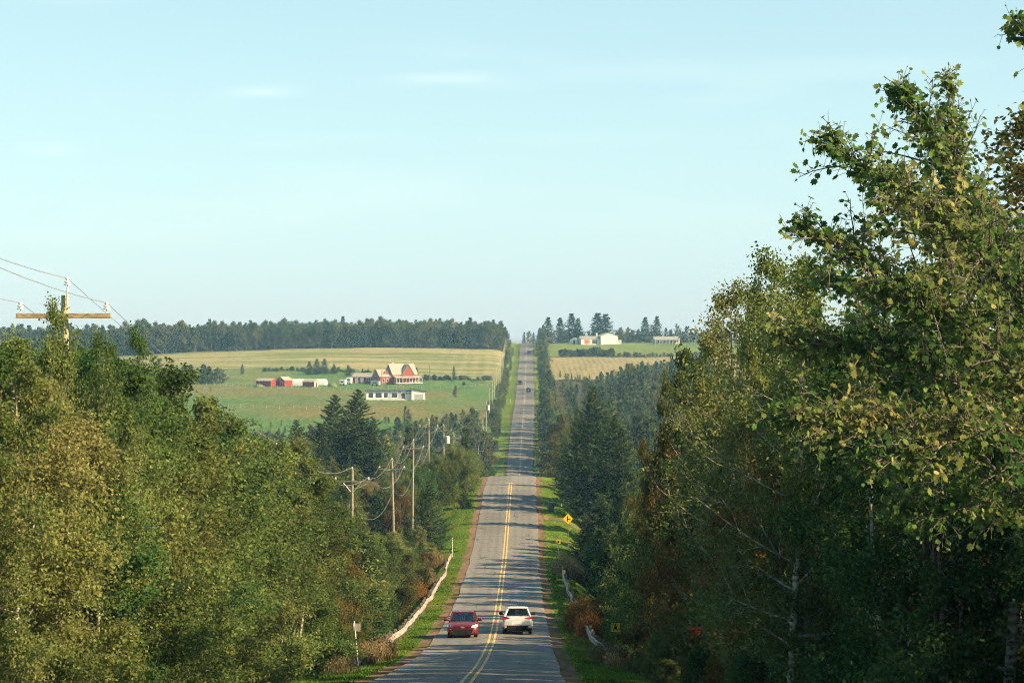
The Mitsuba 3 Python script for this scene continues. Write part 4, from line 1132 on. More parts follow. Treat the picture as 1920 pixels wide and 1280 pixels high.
POLE_D = [14, 62, 115, 166, 216, 258, 300, 352, 398, 446, 494, 542, 592, 644, 692, 742, 790, 838, 886, 934, 984, 1034, 1084, 1134, 1184, 1236]
TOP_H = {62: 10.45, 115: 9.9, 166: 9.9, 216: 10.1, 258: 9.9, 300: 8.9, 352: 7.4, 398: 9.0}
pole_lab = {62: 'nearest wooden power pole with a full crossarm against the sky', 166: 'wooden power pole with twin braces at its crossarm, second one in view', 216: 'tall leaning power pole whose whole shaft shows, third in view',
            258: 'power pole seen end on beside the bare tree, fourth in view', 300: 'slim power pole with a long crossarm above the round trees', 352: 'power pole that carries a white transformer can', 14: 'power pole behind the viewer end of the thicket, before the nearest one', 398: 'power pole just past the transformer pole, sunk behind round trees', 115: 'power pole sunk in the thicket with only insulators showing'}
ATT = []
for D in POLE_D:
    X = line_x(D)
    far = D > 400
    base = float(gz(X, D))
    top = float(RZ(D)) + TOP_H.get(D, 9.9 if D < 100 else 9.6)
    lean = {216: (0.30, 0), 166: (-.06, 0), 62: (0.02, 0), 258: (-.12, 0)}.get(D, (0, 0))
    lb = pole_lab.get(D, 'distant power pole on the far slope, one of the line climbing beside the road' if far else 'wooden power pole of the roadside line')
    key = thing('power_pole', lb, 'power pole', 'power poles climbing the far slope' if far else None)
    t = np.linspace(0, 1, 5)
    foot = np.array([X + lean[0], D, base - 0.5]); head = np.array([X, D, top])
    r0 = 0.14 if not far else 0.15
    part(key, 'pole', MB().tube(foot + (head - foot) * t[:, None], r0 - 0.045 * t, 10), 'pole_wood' if 100 < D < 600 else 'pale_pole_wood', 30)
    arm = top - (0.53 if D < 100 else 0.78)
    wide = 1.22 if D not in (166,) else 1.25
    rz = {166: 0.05, 258: 0.35}.get(D, 0.0)
    ca, sa = math.cos(rz), math.sin(rz)
    ay = D - r0 - 0.05
    bx = bevel_box((2 * wide, 0.10, 0.13 if D < 100 else 0.085), 0.008)
    if D < 800: part(key, 'crossarm', xform(bx, (X, ay, arm), rz), 'arm_wood' if D < 100 else 'bark_grey', False)
    pts = []
    for sx in (-1, 1):
        e = np.array([X + sx * (wide - 0.11) * ca, ay + sx * (wide - 0.11) * sa, arm + 0.065])
        if D < 800: insulator(key, e, 0.95 if D < 100 else 0.8)
        pts.append(e + np.array([0, 0, 0.27 if D < 100 else 0.23]))
    e = np.array([X + (0.09 if D == 62 else 0.0), D - (0.14 if D == 62 else 0), top - 0.005 + (0.17 if D == 62 else 0.0)])
    if D == 62: part(key, 'insulator_pin', MB().tube([e - np.array([0, 0, .42]), e + np.array([0, 0, .04])], 0.022, 6), 'zinc', 30)
    insulator(key, e, 0.95 if D < 100 else 0.8)
    pts.append(e + np.array([0, 0, 0.27 if D < 100 else 0.23]))
    if D == 166:
        for sx in (-1, 1):
            part(key, 'brace', MB().tube([[X + sx * 0.62 * ca, ay + 0.01 + sx * .62 * sa, arm - 0.07], [X + sx * .10, D - r0 * .8, arm - 0.72]], 0.018, 5), 'arm_wood' if D < 100 else 'zinc', False)
    pts.append(np.array([X + 0.16, D, top - 2.6]))
    if D == 352 or D == 692:
        m = MB(); mm = trimesh.creation.revolve(np.array([[0, 0], [.24, 0], [.26, .03], [.26, .78], [.28, .80], [.28, .85], [.12, .92], [0, .92]]) * (1.25 if D == 352 else 1.6), sections=14)
        m.add(mm.vertices + np.array([X + 0.55, D - 0.1, arm - 1.9]), mm.faces)
        tr = part(key, 'transformer', m, 'white_paint', 35)
        part(key, 'transformer_bracket', MB().box((X + 0.25, D - 0.1, arm - 1.3), (0.35, 0.08, 0.10)), 'zinc')
    ATT.append(pts)
for c, (nm, lb) in enumerate((('crossarm_left', 'wire strung along the pole-side ends of the crossarms'), ('crossarm_right', 'wire strung along the road-side ends of the crossarms'),
                              ('pole_top', 'top wire strung along the pole heads'), ('neutral', 'lowest wire of the line, strung along the pole shafts'))):
    m = MB()
    for q in range(len(ATT) - 1):
        a, b = ATT[q][c], ATT[q + 1][c]
        L = np.linalg.norm(b - a); t = np.linspace(0, 1, 15)
        sag = {62: 0.3, 115: .9, 166: 1.3, 216: 1.3}.get(POLE_D[q], 0.9) * (1.25 if c == 3 else 1)
        p = a + (b - a) * t[:, None] - np.array([0, 0, 1.0]) * (4 * sag * t * (1 - t))[:, None]
        m.tube(p, 0.010 if POLE_D[q] < 100 else 0.011, 4, False)
    thing('overhead_wire', lb, 'power line', None, m, 'wire_grey', True)
# service wire from the road poles across to the right before the valley
a = np.array([line_x(352), 352, float(RZ(352)) + 5.6]); b = at(1075, 330, 8.4)
t = np.linspace(0, 1, 20)
thing('overhead_wire', 'thin service wire crossing the road to the crest spruces', 'power line', None, MB().tube(a + (b - a) * t[:, None] - np.array([0, 0, 1]) * (4 * .5 * t * (1 - t))[:, None], 0.014, 4, False), 'wire_grey', True)
for px, D, H, lb in ((1746 / 3.2 + 260, 975, 7.6, 'thin bare pole standing alone on the farmhouse lawn'), (660, 975, 6.8, 'slim service pole in front of the farmhouse garage'), (716, 955, 7.2, 'slim service pole between the farmhouse and the low white house')):
    p = at(px, D)
    key = thing('service_pole', lb, 'power pole')
    part(key, 'pole', MB().tube([p - [0, 0, .3], p + [0, 0, H]], [.16, .11], 8), 'bark_grey', 30)
    part(key, 'cap', MB().box(p + [0, -.05, H + .03], (.3, .3, .12)), 'zinc')

# ------------------------------------------------------------------ guardrails
def guardrail(side, off, d0, d1, label, seed):
    r = np.random.default_rng(seed)
    key = thing('guardrail', label, 'guardrail')
    d = np.arange(d0, d1 + 0.1, 1.0)
    wx = (meshkit.fbm(np.stack([d * 0.10, d * 0 + seed, d * 0], -1), 3, seed) - 0.5) * 0.55
    wz = (meshkit.fbm(np.stack([d * 0.13, d * 0 + seed + 5, d * 0], -1), 3, seed + 1) - 0.5) * 0.16
    endd = sst(d0, d0 + 9, d)
    s = side * (off + wx + (1 - endd) * 0.55)
    x = RX(d) + s
    z = gz(x, d) + 0.60 + wz
    z = z - (1 - endd) * 0.55
    z = z - (1 - sst(0, 6, d1 - d)) * 0.12
    prof = np.array([[0.0, -.155], [.03, -.15], [.085, -.115], [.085, -.07], [.01, -.025], [.01, .025], [.085, .07], [.085, .115], [.03, .15], [0.0, .155], [-.012, .155], [-.012, -.155]])
    prof[:, 0] *= -side
    n = len(d); k = len(prof)
    npan = int((d1 - d0) // 4)
    for q in range(npan):                                            # the rail's lapped sections
        i0, i1 = q * 4, min(q * 4 + 4, n - 1)
        sl = slice(i0, i1 + 1)
        tilt = r.normal(0, 0.05)
        V = np.stack([x[sl][:, None] + prof[None, :, 0] + tilt * prof[None, :, 1] + 0.003 * (q % 2), np.repeat(d[sl][:, None], k, 1), z[sl][:, None] + prof[None, :, 1] + 0 * d[sl][:, None]], -1)
        m_ = i1 - i0
        a, b = np.meshgrid(np.arange(m_), np.arange(k), indexing='ij')
        Q = np.stack([a * k + b, a * k + (b + 1) % k, (a + 1) * k + (b + 1) % k, (a + 1) * k + b], -1).reshape(-1, 4)
        part(key, 'rail_section', (V.reshape(-1, 3), np.vstack([Q[:, [0, 1, 2]], Q[:, [0, 2, 3]]])), 'rail_zinc', 25)
        c = np.array([x[i0] + side * 0.11, d[i0] + 0.3, z[i0] - 0.32])
        part(key, 'post', MB().box(c + [0, 0, .05], (0.17, 0.19, 1.12), r.normal(0, 0.08)), 'bark_grey')
    return d, x, z


guardrail(-1, 5.15, 106, 236, 'long rust-streaked guardrail along the sunlit verge beside the thicket', 3)
guardrail(1, 5.45, 110, 226, 'pale guardrail in the shade, partly hidden by rust-coloured grass', 8)

# ------------------------------------------------------------------ signs, stakes, bin
def chevron(c, w, h, up, depth=0.004):
    """Black arrow head of an object marker, facing the camera side (-y)."""
    s = 1 if up else -1
    pts = np.array([[-.30, -.40], [-.06, .42], [.06, .42], [.30, -.40], [.06, -.22], [-.06, -.22]]) * np.array([w, h * s])
    from shapely.geometry import Polygon
    m = trimesh.creation.extrude_polygon(Polygon(pts), depth, engine='earcut')
    v = m.vertices
    v = np.stack([v[:, 0], -v[:, 2], v[:, 1]], -1)
    return v + np.asarray(c), m.faces


def arrow_marker(px, D, top_py, size, up, label, dz=0.0):
    p = at(px, D)
    key = thing('arrow_marker', label, 'road sign')
    zt = ztop(top_py, D)
    part(key, 'post', MB().tube([p - [0, 0, .4], [p[0], D, zt + 0.12]], 0.03, 6), 'bark_grey', 30)
    bx = bevel_box((size, 0.012, size), 0.004)
    pl = part(key, 'plate', xform(bx, (p[0], D - 0.04, zt - size / 2)), 'sign_yellow')
    part(pl, 'arrow', chevron((p[0], D - 0.0475, zt - size / 2), size, size, up), 'black_paint')


arrow_marker(1154, 109, 1167, 0.40, True, 'square yellow marker with a black upward arrow beside the shaded guardrail')
arrow_marker(1047, 236, 1011, 0.40, False, 'small yellow marker with a black downward arrow above tan grass')
# yellow diamond with a side road symbol
p = at(1065, 248); zc = ztop(972, 248)
key = thing('warning_sign', 'yellow diamond sign with a black side road symbol on the green verge', 'road sign')
part(key, 'post', MB().tube([p - [0, 0, .4], [p[0], 248, zc + .45]], 0.035, 6), 'bark_grey', 30)
d_ = MB(); q = trimesh.creation.box((0.76, 0.012, 0.76)); cr = math.cos(PI / 4)
dv = q.vertices @ np.array([[cr, 0, cr], [0, 1, 0], [-cr, 0, cr]])
pl = part(key, 'plate', MB().add(dv + [p[0], 248 - .05, zc], q.faces), 'sign_yellow')
sy = MB().box((p[0] - .06, 248 - .0595, zc), (.10, .005, .56)).box((p[0] + .125, 248 - .0595, zc - .02), (.27, .005, .10))
part(pl, 'symbol', sy, 'black_paint')
# leaning post with two small plates seen from behind
p = at(673, 106)
key = thing('sign_post', 'leaning white post with two small sign backs at the near guardrail end', 'road sign')
tip = np.array([PX(664, 106), 106, ztop(1164, 106)])
part(key, 'post', MB().tube([p - [0, 0, .4], tip], 0.042, 6), 'white_paint', 30)
part(key, 'plate', xform(bevel_box((.23, .012, .34), .003), (tip[0] + .17, 105.96, tip[2] - .27), -0.06), 'sign_back')
part(key, 'plate', xform(bevel_box((.10, .012, .34), .003), (tip[0] - .07, 106.06, tip[2] - .27), 0.9), 'sign_back')
p = at(848.5, 238)
key = thing('marker_stake', 'thin white stake standing at the far end of the sunlit guardrail', 'post')
part(key, 'post', MB().tube([p - [0, 0, .3], [p[0] - .04, 238, ztop(1007, 238)]], 0.045, 6), 'white_paint', 30)
part(key, 'reflector', MB().box((p[0] - .035, 237.94, ztop(1010, 238)), (.09, .02, .14)), 'zinc')
p = at(1053, 286)
thing('verge_stake', 'short white stake in the grass beyond the wheeled bin', 'post', None, MB().tube([p - [0, 0, .2], p + [0, 0, .55]], 0.045, 6), 'white_paint', 30)
for px, D, h, lb in ((957, 830, 1.5, 'white mailbox post by the far roadside, lower one'), (958, 1000, 1.9, 'white mailbox by the far roadside, upper one'), (1012, 600, 1.0, 'white stake at the shaded edge of the sunken road')):
    p = at(px, D)
    key = thing('mailbox', lb, 'mailbox')
    part(key, 'post', MB().box(p + [0, 0, h * .35], (.14, .14, h * .7)), 'white_paint')
    mm = MB(); mm.add(*xform(bevel_box((.42, .6, .42), .08), p + [0, 0, h * .85])); part(key, 'box', mm, 'white_paint', 40)

# wheeled bin
p = at(1033, 281)
key = thing('wheeled_bin', 'dark grey wheeled bin on the verge by the driveway', 'bin')
hull = manifold3d.Manifold.batch_hull([manifold3d.Manifold.sphere(.04, 8).translate((sx * (.22 if z < .5 else .29), sy * (.24 if z < .5 else .32), z)) for sx in (-1, 1) for sy in (-1, 1) for z in (.10, .98)]).to_mesh()
part(key, 'body', xform((hull.vert_properties[:, :3], hull.tri_verts), p, 0.25), 'bin_plastic', 40)
lid = manifold3d.Manifold.batch_hull([manifold3d.Manifold.sphere(.03, 8).translate((sx * .33, sy * .37, 1.03)) for sx in (-1, 1) for sy in (-1, 1)] + [manifold3d.Manifold.sphere(.03, 8).translate((0, 0, 1.10))]).to_mesh()
part(key, 'lid', xform((lid.vert_properties[:, :3], lid.tri_verts), p, 0.25), 'bin_plastic', 40)
part(key, 'handle', MB().tube([p + [-.25, .42, 1.0], p + [.25, .42, 1.0]], .02, 6), 'bin_plastic')
for sx in (-1, 1):
    w = trimesh.creation.cylinder(.12, .06, 14); v = w.vertices[:, [2, 1, 0]]
    part(key, 'wheel', (v + p + [sx * .27, .26, .12], w.faces[:, ::-1]), 'tyre', 40)

# ------------------------------------------------------------------ vehicles
def loft(rings, caps=True):
    rings = np.asarray(rings, float); n, k, _ = rings.shape
    a, b = np.meshgrid(np.arange(n - 1), np.arange(k), indexing='ij')
    Q = np.stack([a * k + b, a * k + (b + 1) % k, (a + 1) * k + (b + 1) % k, (a + 1) * k + b], -1).reshape(-1, 4)
    v = rings.reshape(-1, 3); f = [Q[:, [0, 1, 2]], Q[:, [0, 2, 3]]]
    if caps:
        v = np.vstack([v, rings[0].mean(0), rings[-1].mean(0)]); m = n * k; j = np.arange(k)
        f += [np.stack([(j + 1) % k, j, np.full(k, m)], 1), np.stack([(n - 1) * k + j, (n - 1) * k + (j + 1) % k, np.full(k, m + 1)], 1)]
    return v, np.vstack(f)


def plate_on(pts, out, th=0.012):
    """A thin slab over a planar-ish polygon given by its corners in order."""
    P = np.asarray(pts, float); o = np.asarray(out, float) * th; n = len(P)
    v = np.vstack([P - o, P + o]); j = np.arange(n)
    f = [np.stack([j, (j + 1) % n, n + (j + 1) % n], 1), np.stack([j, n + (j + 1) % n, n + j], 1)]
    fan = np.arange(1, n - 1)
    f += [np.stack([np.zeros(n - 2, int), fan + 1, fan], 1), np.stack([np.full(n - 2, n), n + fan, n + fan + 1], 1)]
    return v, np.vstack(f)


def car(key, X, D, heading, paint, spec, detail=True):
    """heading 0: front away from the camera (+y); pi: front towards it."""
    z0 = float(RZ(D)) - 0.02 * abs(X - float(RX(D)))
    gr = math.atan((float(RZ(D + 2)) - float(RZ(D - 2))) / 4) * (1 if heading == 0 else -1)
    Lf, w, belt, roof, hoodz, hw = spec['len'] / 2, spec['w'] / 2, spec['belt'], spec['roof'], spec['hood'], spec['clear']

    def put(m):
        v, f = m.out() if isinstance(m, MB) else m
        v = np.asarray(v, float).copy()
        y, z = v[:, 1] * math.cos(gr) - v[:, 2] * math.sin(gr), v[:, 1] * math.sin(gr) + v[:, 2] * math.cos(gr)
        v[:, 1], v[:, 2] = y, z
        return xform((v, f), (X, D, z0), heading)

    def P(parent, name, m, mat, smooth=False, **kw):
        return part(parent, name, put(m), mat, smooth, **kw)

    def ring(y, hwid, zl, zt, crown=0.03):
        h = np.array([[0, zl], [hwid * .80, zl], [hwid * .95, zl + .08], [hwid * 1.0, zl + (zt - zl) * .38], [hwid * .985, zl + (zt - zl) * .66], [hwid * .93, zt - .045], [hwid * .84, zt], [hwid * .4, zt + crown * .8], [0, zt + crown]])
        full = np.vstack([h, h[-2:0:-1] * [-1, 1]])
        return np.column_stack([full[:, 0], np.full(len(full), y), full[:, 1]])
    st = spec['body']
    P(key, 'body', loft([ring(y * Lf, f_ * w, zl, zt) for y, f_, zl, zt in st][::-1]), paint, 38)
    # cabin: open frame of pillars and roof, panes between
    yb0, yb1, yt0, yt1 = spec['cabin']            # rear/front at belt, rear/front at roof
    wb, wt = w * .86, w * spec.get('tuck', .68)
    zb = belt
    A = lambda s, y, z, ww: np.array([s * ww, y, z])
    mid = lambda a, b, u: a + (b - a) * u
    roofm = manifold3d.Manifold.batch_hull([manifold3d.Manifold.sphere(.035, 8).translate((s * ww, y, z)) for s in (-1, 1) for y, z, ww in ((yt0 - .03, roof - .06, wt - .02), (yt0 + .35, roof - .03, wt), (yt1 - .3, roof - .03, wt), (yt1 + .03, roof - .075, wt - .02))] + [manifold3d.Manifold.sphere(.03, 8).translate((s * wt * .5, y, roof - .02)) for s in (-1, 1) for y in (yt0 + .3, yt1 - .35)]).to_mesh()
    P(key, 'roof', (roofm.vert_properties[:, :3], roofm.tri_verts), paint, 40)
    for s in (-1, 1):
        P(key, 'pillar', MB().tube([A(s, yb1, zb, wb), A(s, mid(yb1, yt1, .5), mid(zb, roof - .05, .54), mid(wb, wt, .48)), A(s, yt1, roof - .06, wt)], .040, 6), paint, 40)
        P(key, 'pillar', MB().tube([A(s, yb0, zb, wb), A(s, yt0, roof - .06, wt)], .07, 6), paint, 40)
        ym = (yb0 + yb1) / 2
        P(key, 'pillar', MB().tube([A(s, ym, zb, wb), A(s, ym, roof - .05, wt)], .04, 6), 'trim_black', 40)
        P(key, 'side_window', plate_on([A(s, yb0 + .1, zb, wb), A(s, yb1 - .05, zb, wb), A(s, yt1 - .05, roof - .06, wt), A(s, yt0 + .1, roof - .06, wt)], (s, 0, 0), .003), 'car_glass')
    gl = lambda yb, yt, d: [A(-1, yb, zb + .015, wb - .03), A(1, yb, zb + .015, wb - .03), A(1, yt, roof - .075, wt - .03), A(-1, yt, roof - .075, wt - .03)]
    for nm, yb, yt in (('windscreen', yb1, yt1), ('rear_window', yb0, yt0)):
        q = np.array(gl(yb, yt, 0)); sc = np.array([.16, 0]); bulge = np.array([0, .06 if nm == 'windscreen' else -.06, .02])
        u = np.linspace(0, 1, 7); rws = []
        for tv in np.linspace(0, 1, 4):
            l, r_ = mid(q[0], q[3], tv), mid(q[1], q[2], tv)
            rws.append(l + (r_ - l) * u[:, None] + bulge * (4 * u * (1 - u))[:, None])
        g = np.array(rws).reshape(-1, 3)
        a, b = np.meshgrid(np.arange(3), np.arange(6), indexing='ij')
        Q = np.stack([a * 7 + b, a * 7 + b + 1, (a + 1) * 7 + b + 1, (a + 1) * 7 + b], -1).reshape(-1, 4)
        P(key, nm, (g, np.vstack([Q[:, [0, 1, 2]], Q[:, [0, 2, 3]]])), 'car_glass', True)
    P(key, 'cabin_tray', MB().box((0, (yb0 + yb1) / 2, zb + .006), (wb * 1.9, yb1 - yb0 - .1, .05)), 'trim_black')
    if detail:
        for s in (-1, 1):
            se = MB(); se.add(*bevel_box((.46, .13, .5), .05)); se.v[0] = se.v[0] + [s * .36, .05, belt + .12]
            se.add(bevel_box((.26, .10, .17), .04)[0] + [s * .36, .03, belt + .46], bevel_box((.26, .10, .17), .04)[1])
            P(key, 'seat', se, 'seat_cloth', 40)
        P(key, 'mirror_glass_inner', MB().box((0, yt1 + .22, roof - .17), (.20, .03, .06)), 'trim_black')
    for s in (-1, 1):
        mm = manifold3d.Manifold.batch_hull([manifold3d.Manifold.sphere(.055, 8).translate((s * (w + dx), yb1 - .28 + dy, belt + .07 + dz)) for dx, dy, dz in ((.03, 0, 0), (.17, .03, .0), (.16, .03, .07), (.04, 0, .06))]).to_mesh()
        P(key, 'mirror', (mm.vert_properties[:, :3], mm.tri_verts), spec.get('mirror', paint), 40)
        P(key, 'mirror_stalk', MB().tube([(s * w * .88, yb1 - .25, belt + .01), (s * (w + .05), yb1 - .26, belt + .07)], .03, 5), 'trim_black')
    for sy, yy in ((1, spec['axle'][1]), (-1, spec['axle'][0])):
        for s in (-1, 1):
            r = spec['wheel']
            ty = trimesh.creation.revolve(np.array([[.62, -.10], [.9, -.105], [1.0, -.07], [1.0, .07], [.9, .105], [.62, .10]]) * [r, 1], sections=24)
            v = np.stack([ty.vertices[:, 2] + s * (w - .125), ty.vertices[:, 0] + yy, ty.vertices[:, 1] + r], -1)
            wh = P(key, 'wheel', (v, ty.faces), 'tyre', 40)
            rm = trimesh.creation.cylinder(r * .64, .16, 18)
            v = np.stack([rm.vertices[:, 2] + s * (w - .125), rm.vertices[:, 0] + yy, rm.vertices[:, 1] + r], -1)
            P(wh, 'rim', (v, rm.faces), 'alloy', 40)
    spec['face'](key, P, Lf, w)
    return key


RED = dict(len=4.6, w=1.76, belt=.90, roof=1.45, hood=.86, clear=.2, wheel=.32, axle=(-1.32, 1.36), cabin=(-1.95, 1.02, -1.15, .15),
           body=[(1.0, .62, .24, .52), (.975, .86, .20, .62), (.93, .96, .18, .70), (.86, 1.0, .18, .76), (.62, 1.0, .18, .84), (.42, 1.0, .18, .90), (0, 1.0, .18, .92), (-.5, 1.0, .18, .94), (-.82, .98, .20, .97), (-.94, .95, .24, .98), (-.985, .86, .30, .92), (-1.0, .7, .36, .8)])


def red_face(key, P, L, w):
    f = L
    P(key, 'lower_grille', plate_on([(-.50, f * 1.002, .26), (.50, f * 1.002, .26), (.64, f * .992, .46), (.60, f * .992, .515), (-.60, f * .992, .515), (-.64, f * .992, .46)], (0, 1, 0), .03), 'trim_black')
    P(key, 'upper_grille', plate_on([(-.42, f * .998, .575), (.42, f * .998, .575), (.56, f * .982, .65), (-.56, f * .982, .65)], (0, 1, .2), .03), 'trim_black')
    e = trimesh.creation.icosphere(2); P(key, 'emblem', (e.vertices * [.13, .03, .055] + [0, f * .995 + .04, .61], e.faces), 'chrome', True, label='oval chrome emblem on the nose')
    P(key, 'bumper_lip', MB().box((0, f * .965, .205), (1.2, .16, .05)), 'trim_black')
    for s in (-1, 1):
        hl = plate_on([(s * .46, f * .982, .60), (s * .70, f * .955, .585), (s * .86, f * .89, .63), (s * .86, f * .83, .76), (s * .72, f * .905, .75), (s * .55, f * .962, .70)][::1 if s > 0 else -1], (s * .25, .9, .35), .035)
        h = P(key, 'headlight', hl, 'lamp_lens', 20)
        b = trimesh.creation.icosphere(1, .045)
        P(h, 'bulb', (b.vertices + [s * .68, f * .905 + .085, .665], b.faces), 'chrome', True)
        P(key, 'fog_lamp', MB().tube([(s * .73, f * .90, .36), (s * .73, f * .955, .36)], .05, 10), 'lamp_lens', 30)
        P(key, 'bumper_fin', plate_on([(s * .62, f * .95, .28), (s * .82, f * .885, .26), (s * .84, f * .87, .48), (s * .66, f * .95, .50)][::1 if s > 0 else -1], (s * .3, .9, 0), .02), RED_PAINT)
        P(key, 'fin_trim', MB().tube([(s * .52, f * .985 + .03, .26), (s * .66, f * .97 + .04, .49)], .012, 5), 'chrome', 30)


RED_PAINT = 'car_red'
RED['face'] = red_face
WHITE = dict(len=4.28, w=1.77, belt=1.02, roof=1.56, hood=.95, clear=.22, wheel=.345, axle=(-1.28, 1.30), cabin=(-1.93, .95, -1.52, .1), mirror='trim_black', tuck=.63,
             body=[(1.0, .62, .30, .62), (.97, .86, .24, .78), (.88, .98, .22, .88), (.6, 1.0, .22, .96), (.40, 1.0, .22, 1.02), (0, 1.0, .22, 1.04), (-.5, 1.0, .22, 1.06), (-.84, 1.0, .22, 1.06), (-.925, .98, .24, 1.04), (-.965, .95, .27, .97), (-.985, .92, .32, .90), (-1.0, .84, .40, .78)])


def white_face(key, P, L, w):
    r = -L
    P(key, 'rear_bumper', manifold_part([(sx * .80, r * .945, z, .05) for sx in (-1, 1) for z in (.29, .50)] + [(sx * .58, r * .985, z, .05) for sx in (-1, 1) for z in (.27, .50)]), 'trim_black', 40)
    P(key, 'number_plate_recess', plate_on([(-.38, r * 1.0, .60), (.38, r * 1.0, .60), (.29, r * 1.0, .78), (-.29, r * 1.0, .78)], (0, -1, 0), .016), 'plate_white')
    pl = P(key, 'number_plate', MB().box((0, r * 1.0 - .026, .675), (.30, .014, .13)), 'plate_white')
    ch = MB()
    for q, (dx, hh) in enumerate(((-.10, .07), (-.06, .07), (-.02, .07), (.04, .07), (.08, .07))): ch.box((dx, r * 1.0 - .035, .67), (.018, .006, hh))
    P(pl, 'plate_lettering', ch, 'siding_grey')
    P(key, 'spoiler', manifold_part([(sx * .56, -1.62, 1.515, .03) for sx in (-1, 1)] + [(sx * .54, -1.40, 1.54, .03) for sx in (-1, 1)]), 'car_white', 40)
    P(key, 'wiper', MB().tube([(.02, r * .93, 1.10), (.34, r * .915, 1.14)], .014, 5), 'trim_black')
    P(key, 'aerial_fin', MB().tube([(0, -1.15, 1.53), (0, -1.28, 1.62)], [.04, .012], 6), 'car_white', 40)
    for s in (-1, 1):
        tl = plate_on([(s * .43, r * .985, .955), (s * .66, r * .985, .90), (s * .87, r * .965, .91), (s * .885, r * .92, 1.03), (s * .70, r * .965, 1.04), (s * .52, r * .975, 1.0)][::1 if s < 0 else -1], (s * .25, -.95, .1), .04)
        k = P(key, 'tail_light', tl, 'tail_red', 20)
        P(k, 'lens', MB().add(*plate_on([(s * .60, r * .975 - .038, .945), (s * .76, r * .955 - .038, .945), (s * .76, r * .955 - .038, .985), (s * .62, r * .972 - .038, .985)][::1 if s < 0 else -1], (s * .2, -.95, 0), .006)), 'lamp_lens' if s > 0 else 'tail_red')
        P(key, 'reflector', MB().box((s * .66, r * .972 - .05, .52), (.20, .03, .045)), 'tail_red')
        P(key, 'exhaust', MB().tube([(s * .52, r * .90, .25), (s * .52, r * .985 - .03, .25)], .04, 10), 'chrome', 40)


def manifold_part(pts):
    m = manifold3d.Manifold.batch_hull([manifold3d.Manifold.sphere(rr, 10).translate((x, y, z)) for x, y, z, rr in pts]).to_mesh()
    return m.vert_properties[:, :3], m.tri_verts


WHITE['face'] = white_face
k = tag(numbered('hatchback'), 'dark red hatchback with chrome nose emblem driving towards the viewer', 'car')
car(k, PX(868.5, 139.2), 139.2, PI, 'car_red', RED)
k = tag(numbered('crossover_car'), 'white crossover seen from behind with dark bumper and tinted rear window', 'car')
car(k, PX(970, 143.2), 143.2, 0.0, 'car_white', WHITE)


def plain_face(key, P, L, w):
    for s in (-1, 1):
        P(key, 'headlight', MB().box((s * .62, L * .955, .66), (.34, .10, .13)), 'lamp_lens')
        P(key, 'tail_light', MB().box((s * .66, -L * .985, .86), (.22, .06, .18)), 'tail_red')
    P(key, 'grille', MB().box((0, L * .985, .50), (.9, .06, .20)), 'trim_black')
    P(key, 'number_plate', MB().box((0, -L * 1.0, .70), (.32, .03, .15)), 'plate_white')


FAR = dict(RED); FAR['face'] = plain_face; FAR['len'] = 4.7; FAR['w'] = 1.85; FAR['roof'] = 1.6
for px, D, hd, pt, lb in ((974.5, 965, PI, 'car_black', 'dark car coming down the far slope, beside the white mailbox'), (991, 905, 0.0, 'car_blue', 'dark blue car climbing the far slope behind the oncoming one'), (992, 1215, 0.0, 'car_blue', 'blue car highest on the far slope, near the hilltop')):
    k = tag(numbered('car'), lb, 'car', None)
    car(k, PX(px, D), D, hd, pt, FAR, False)

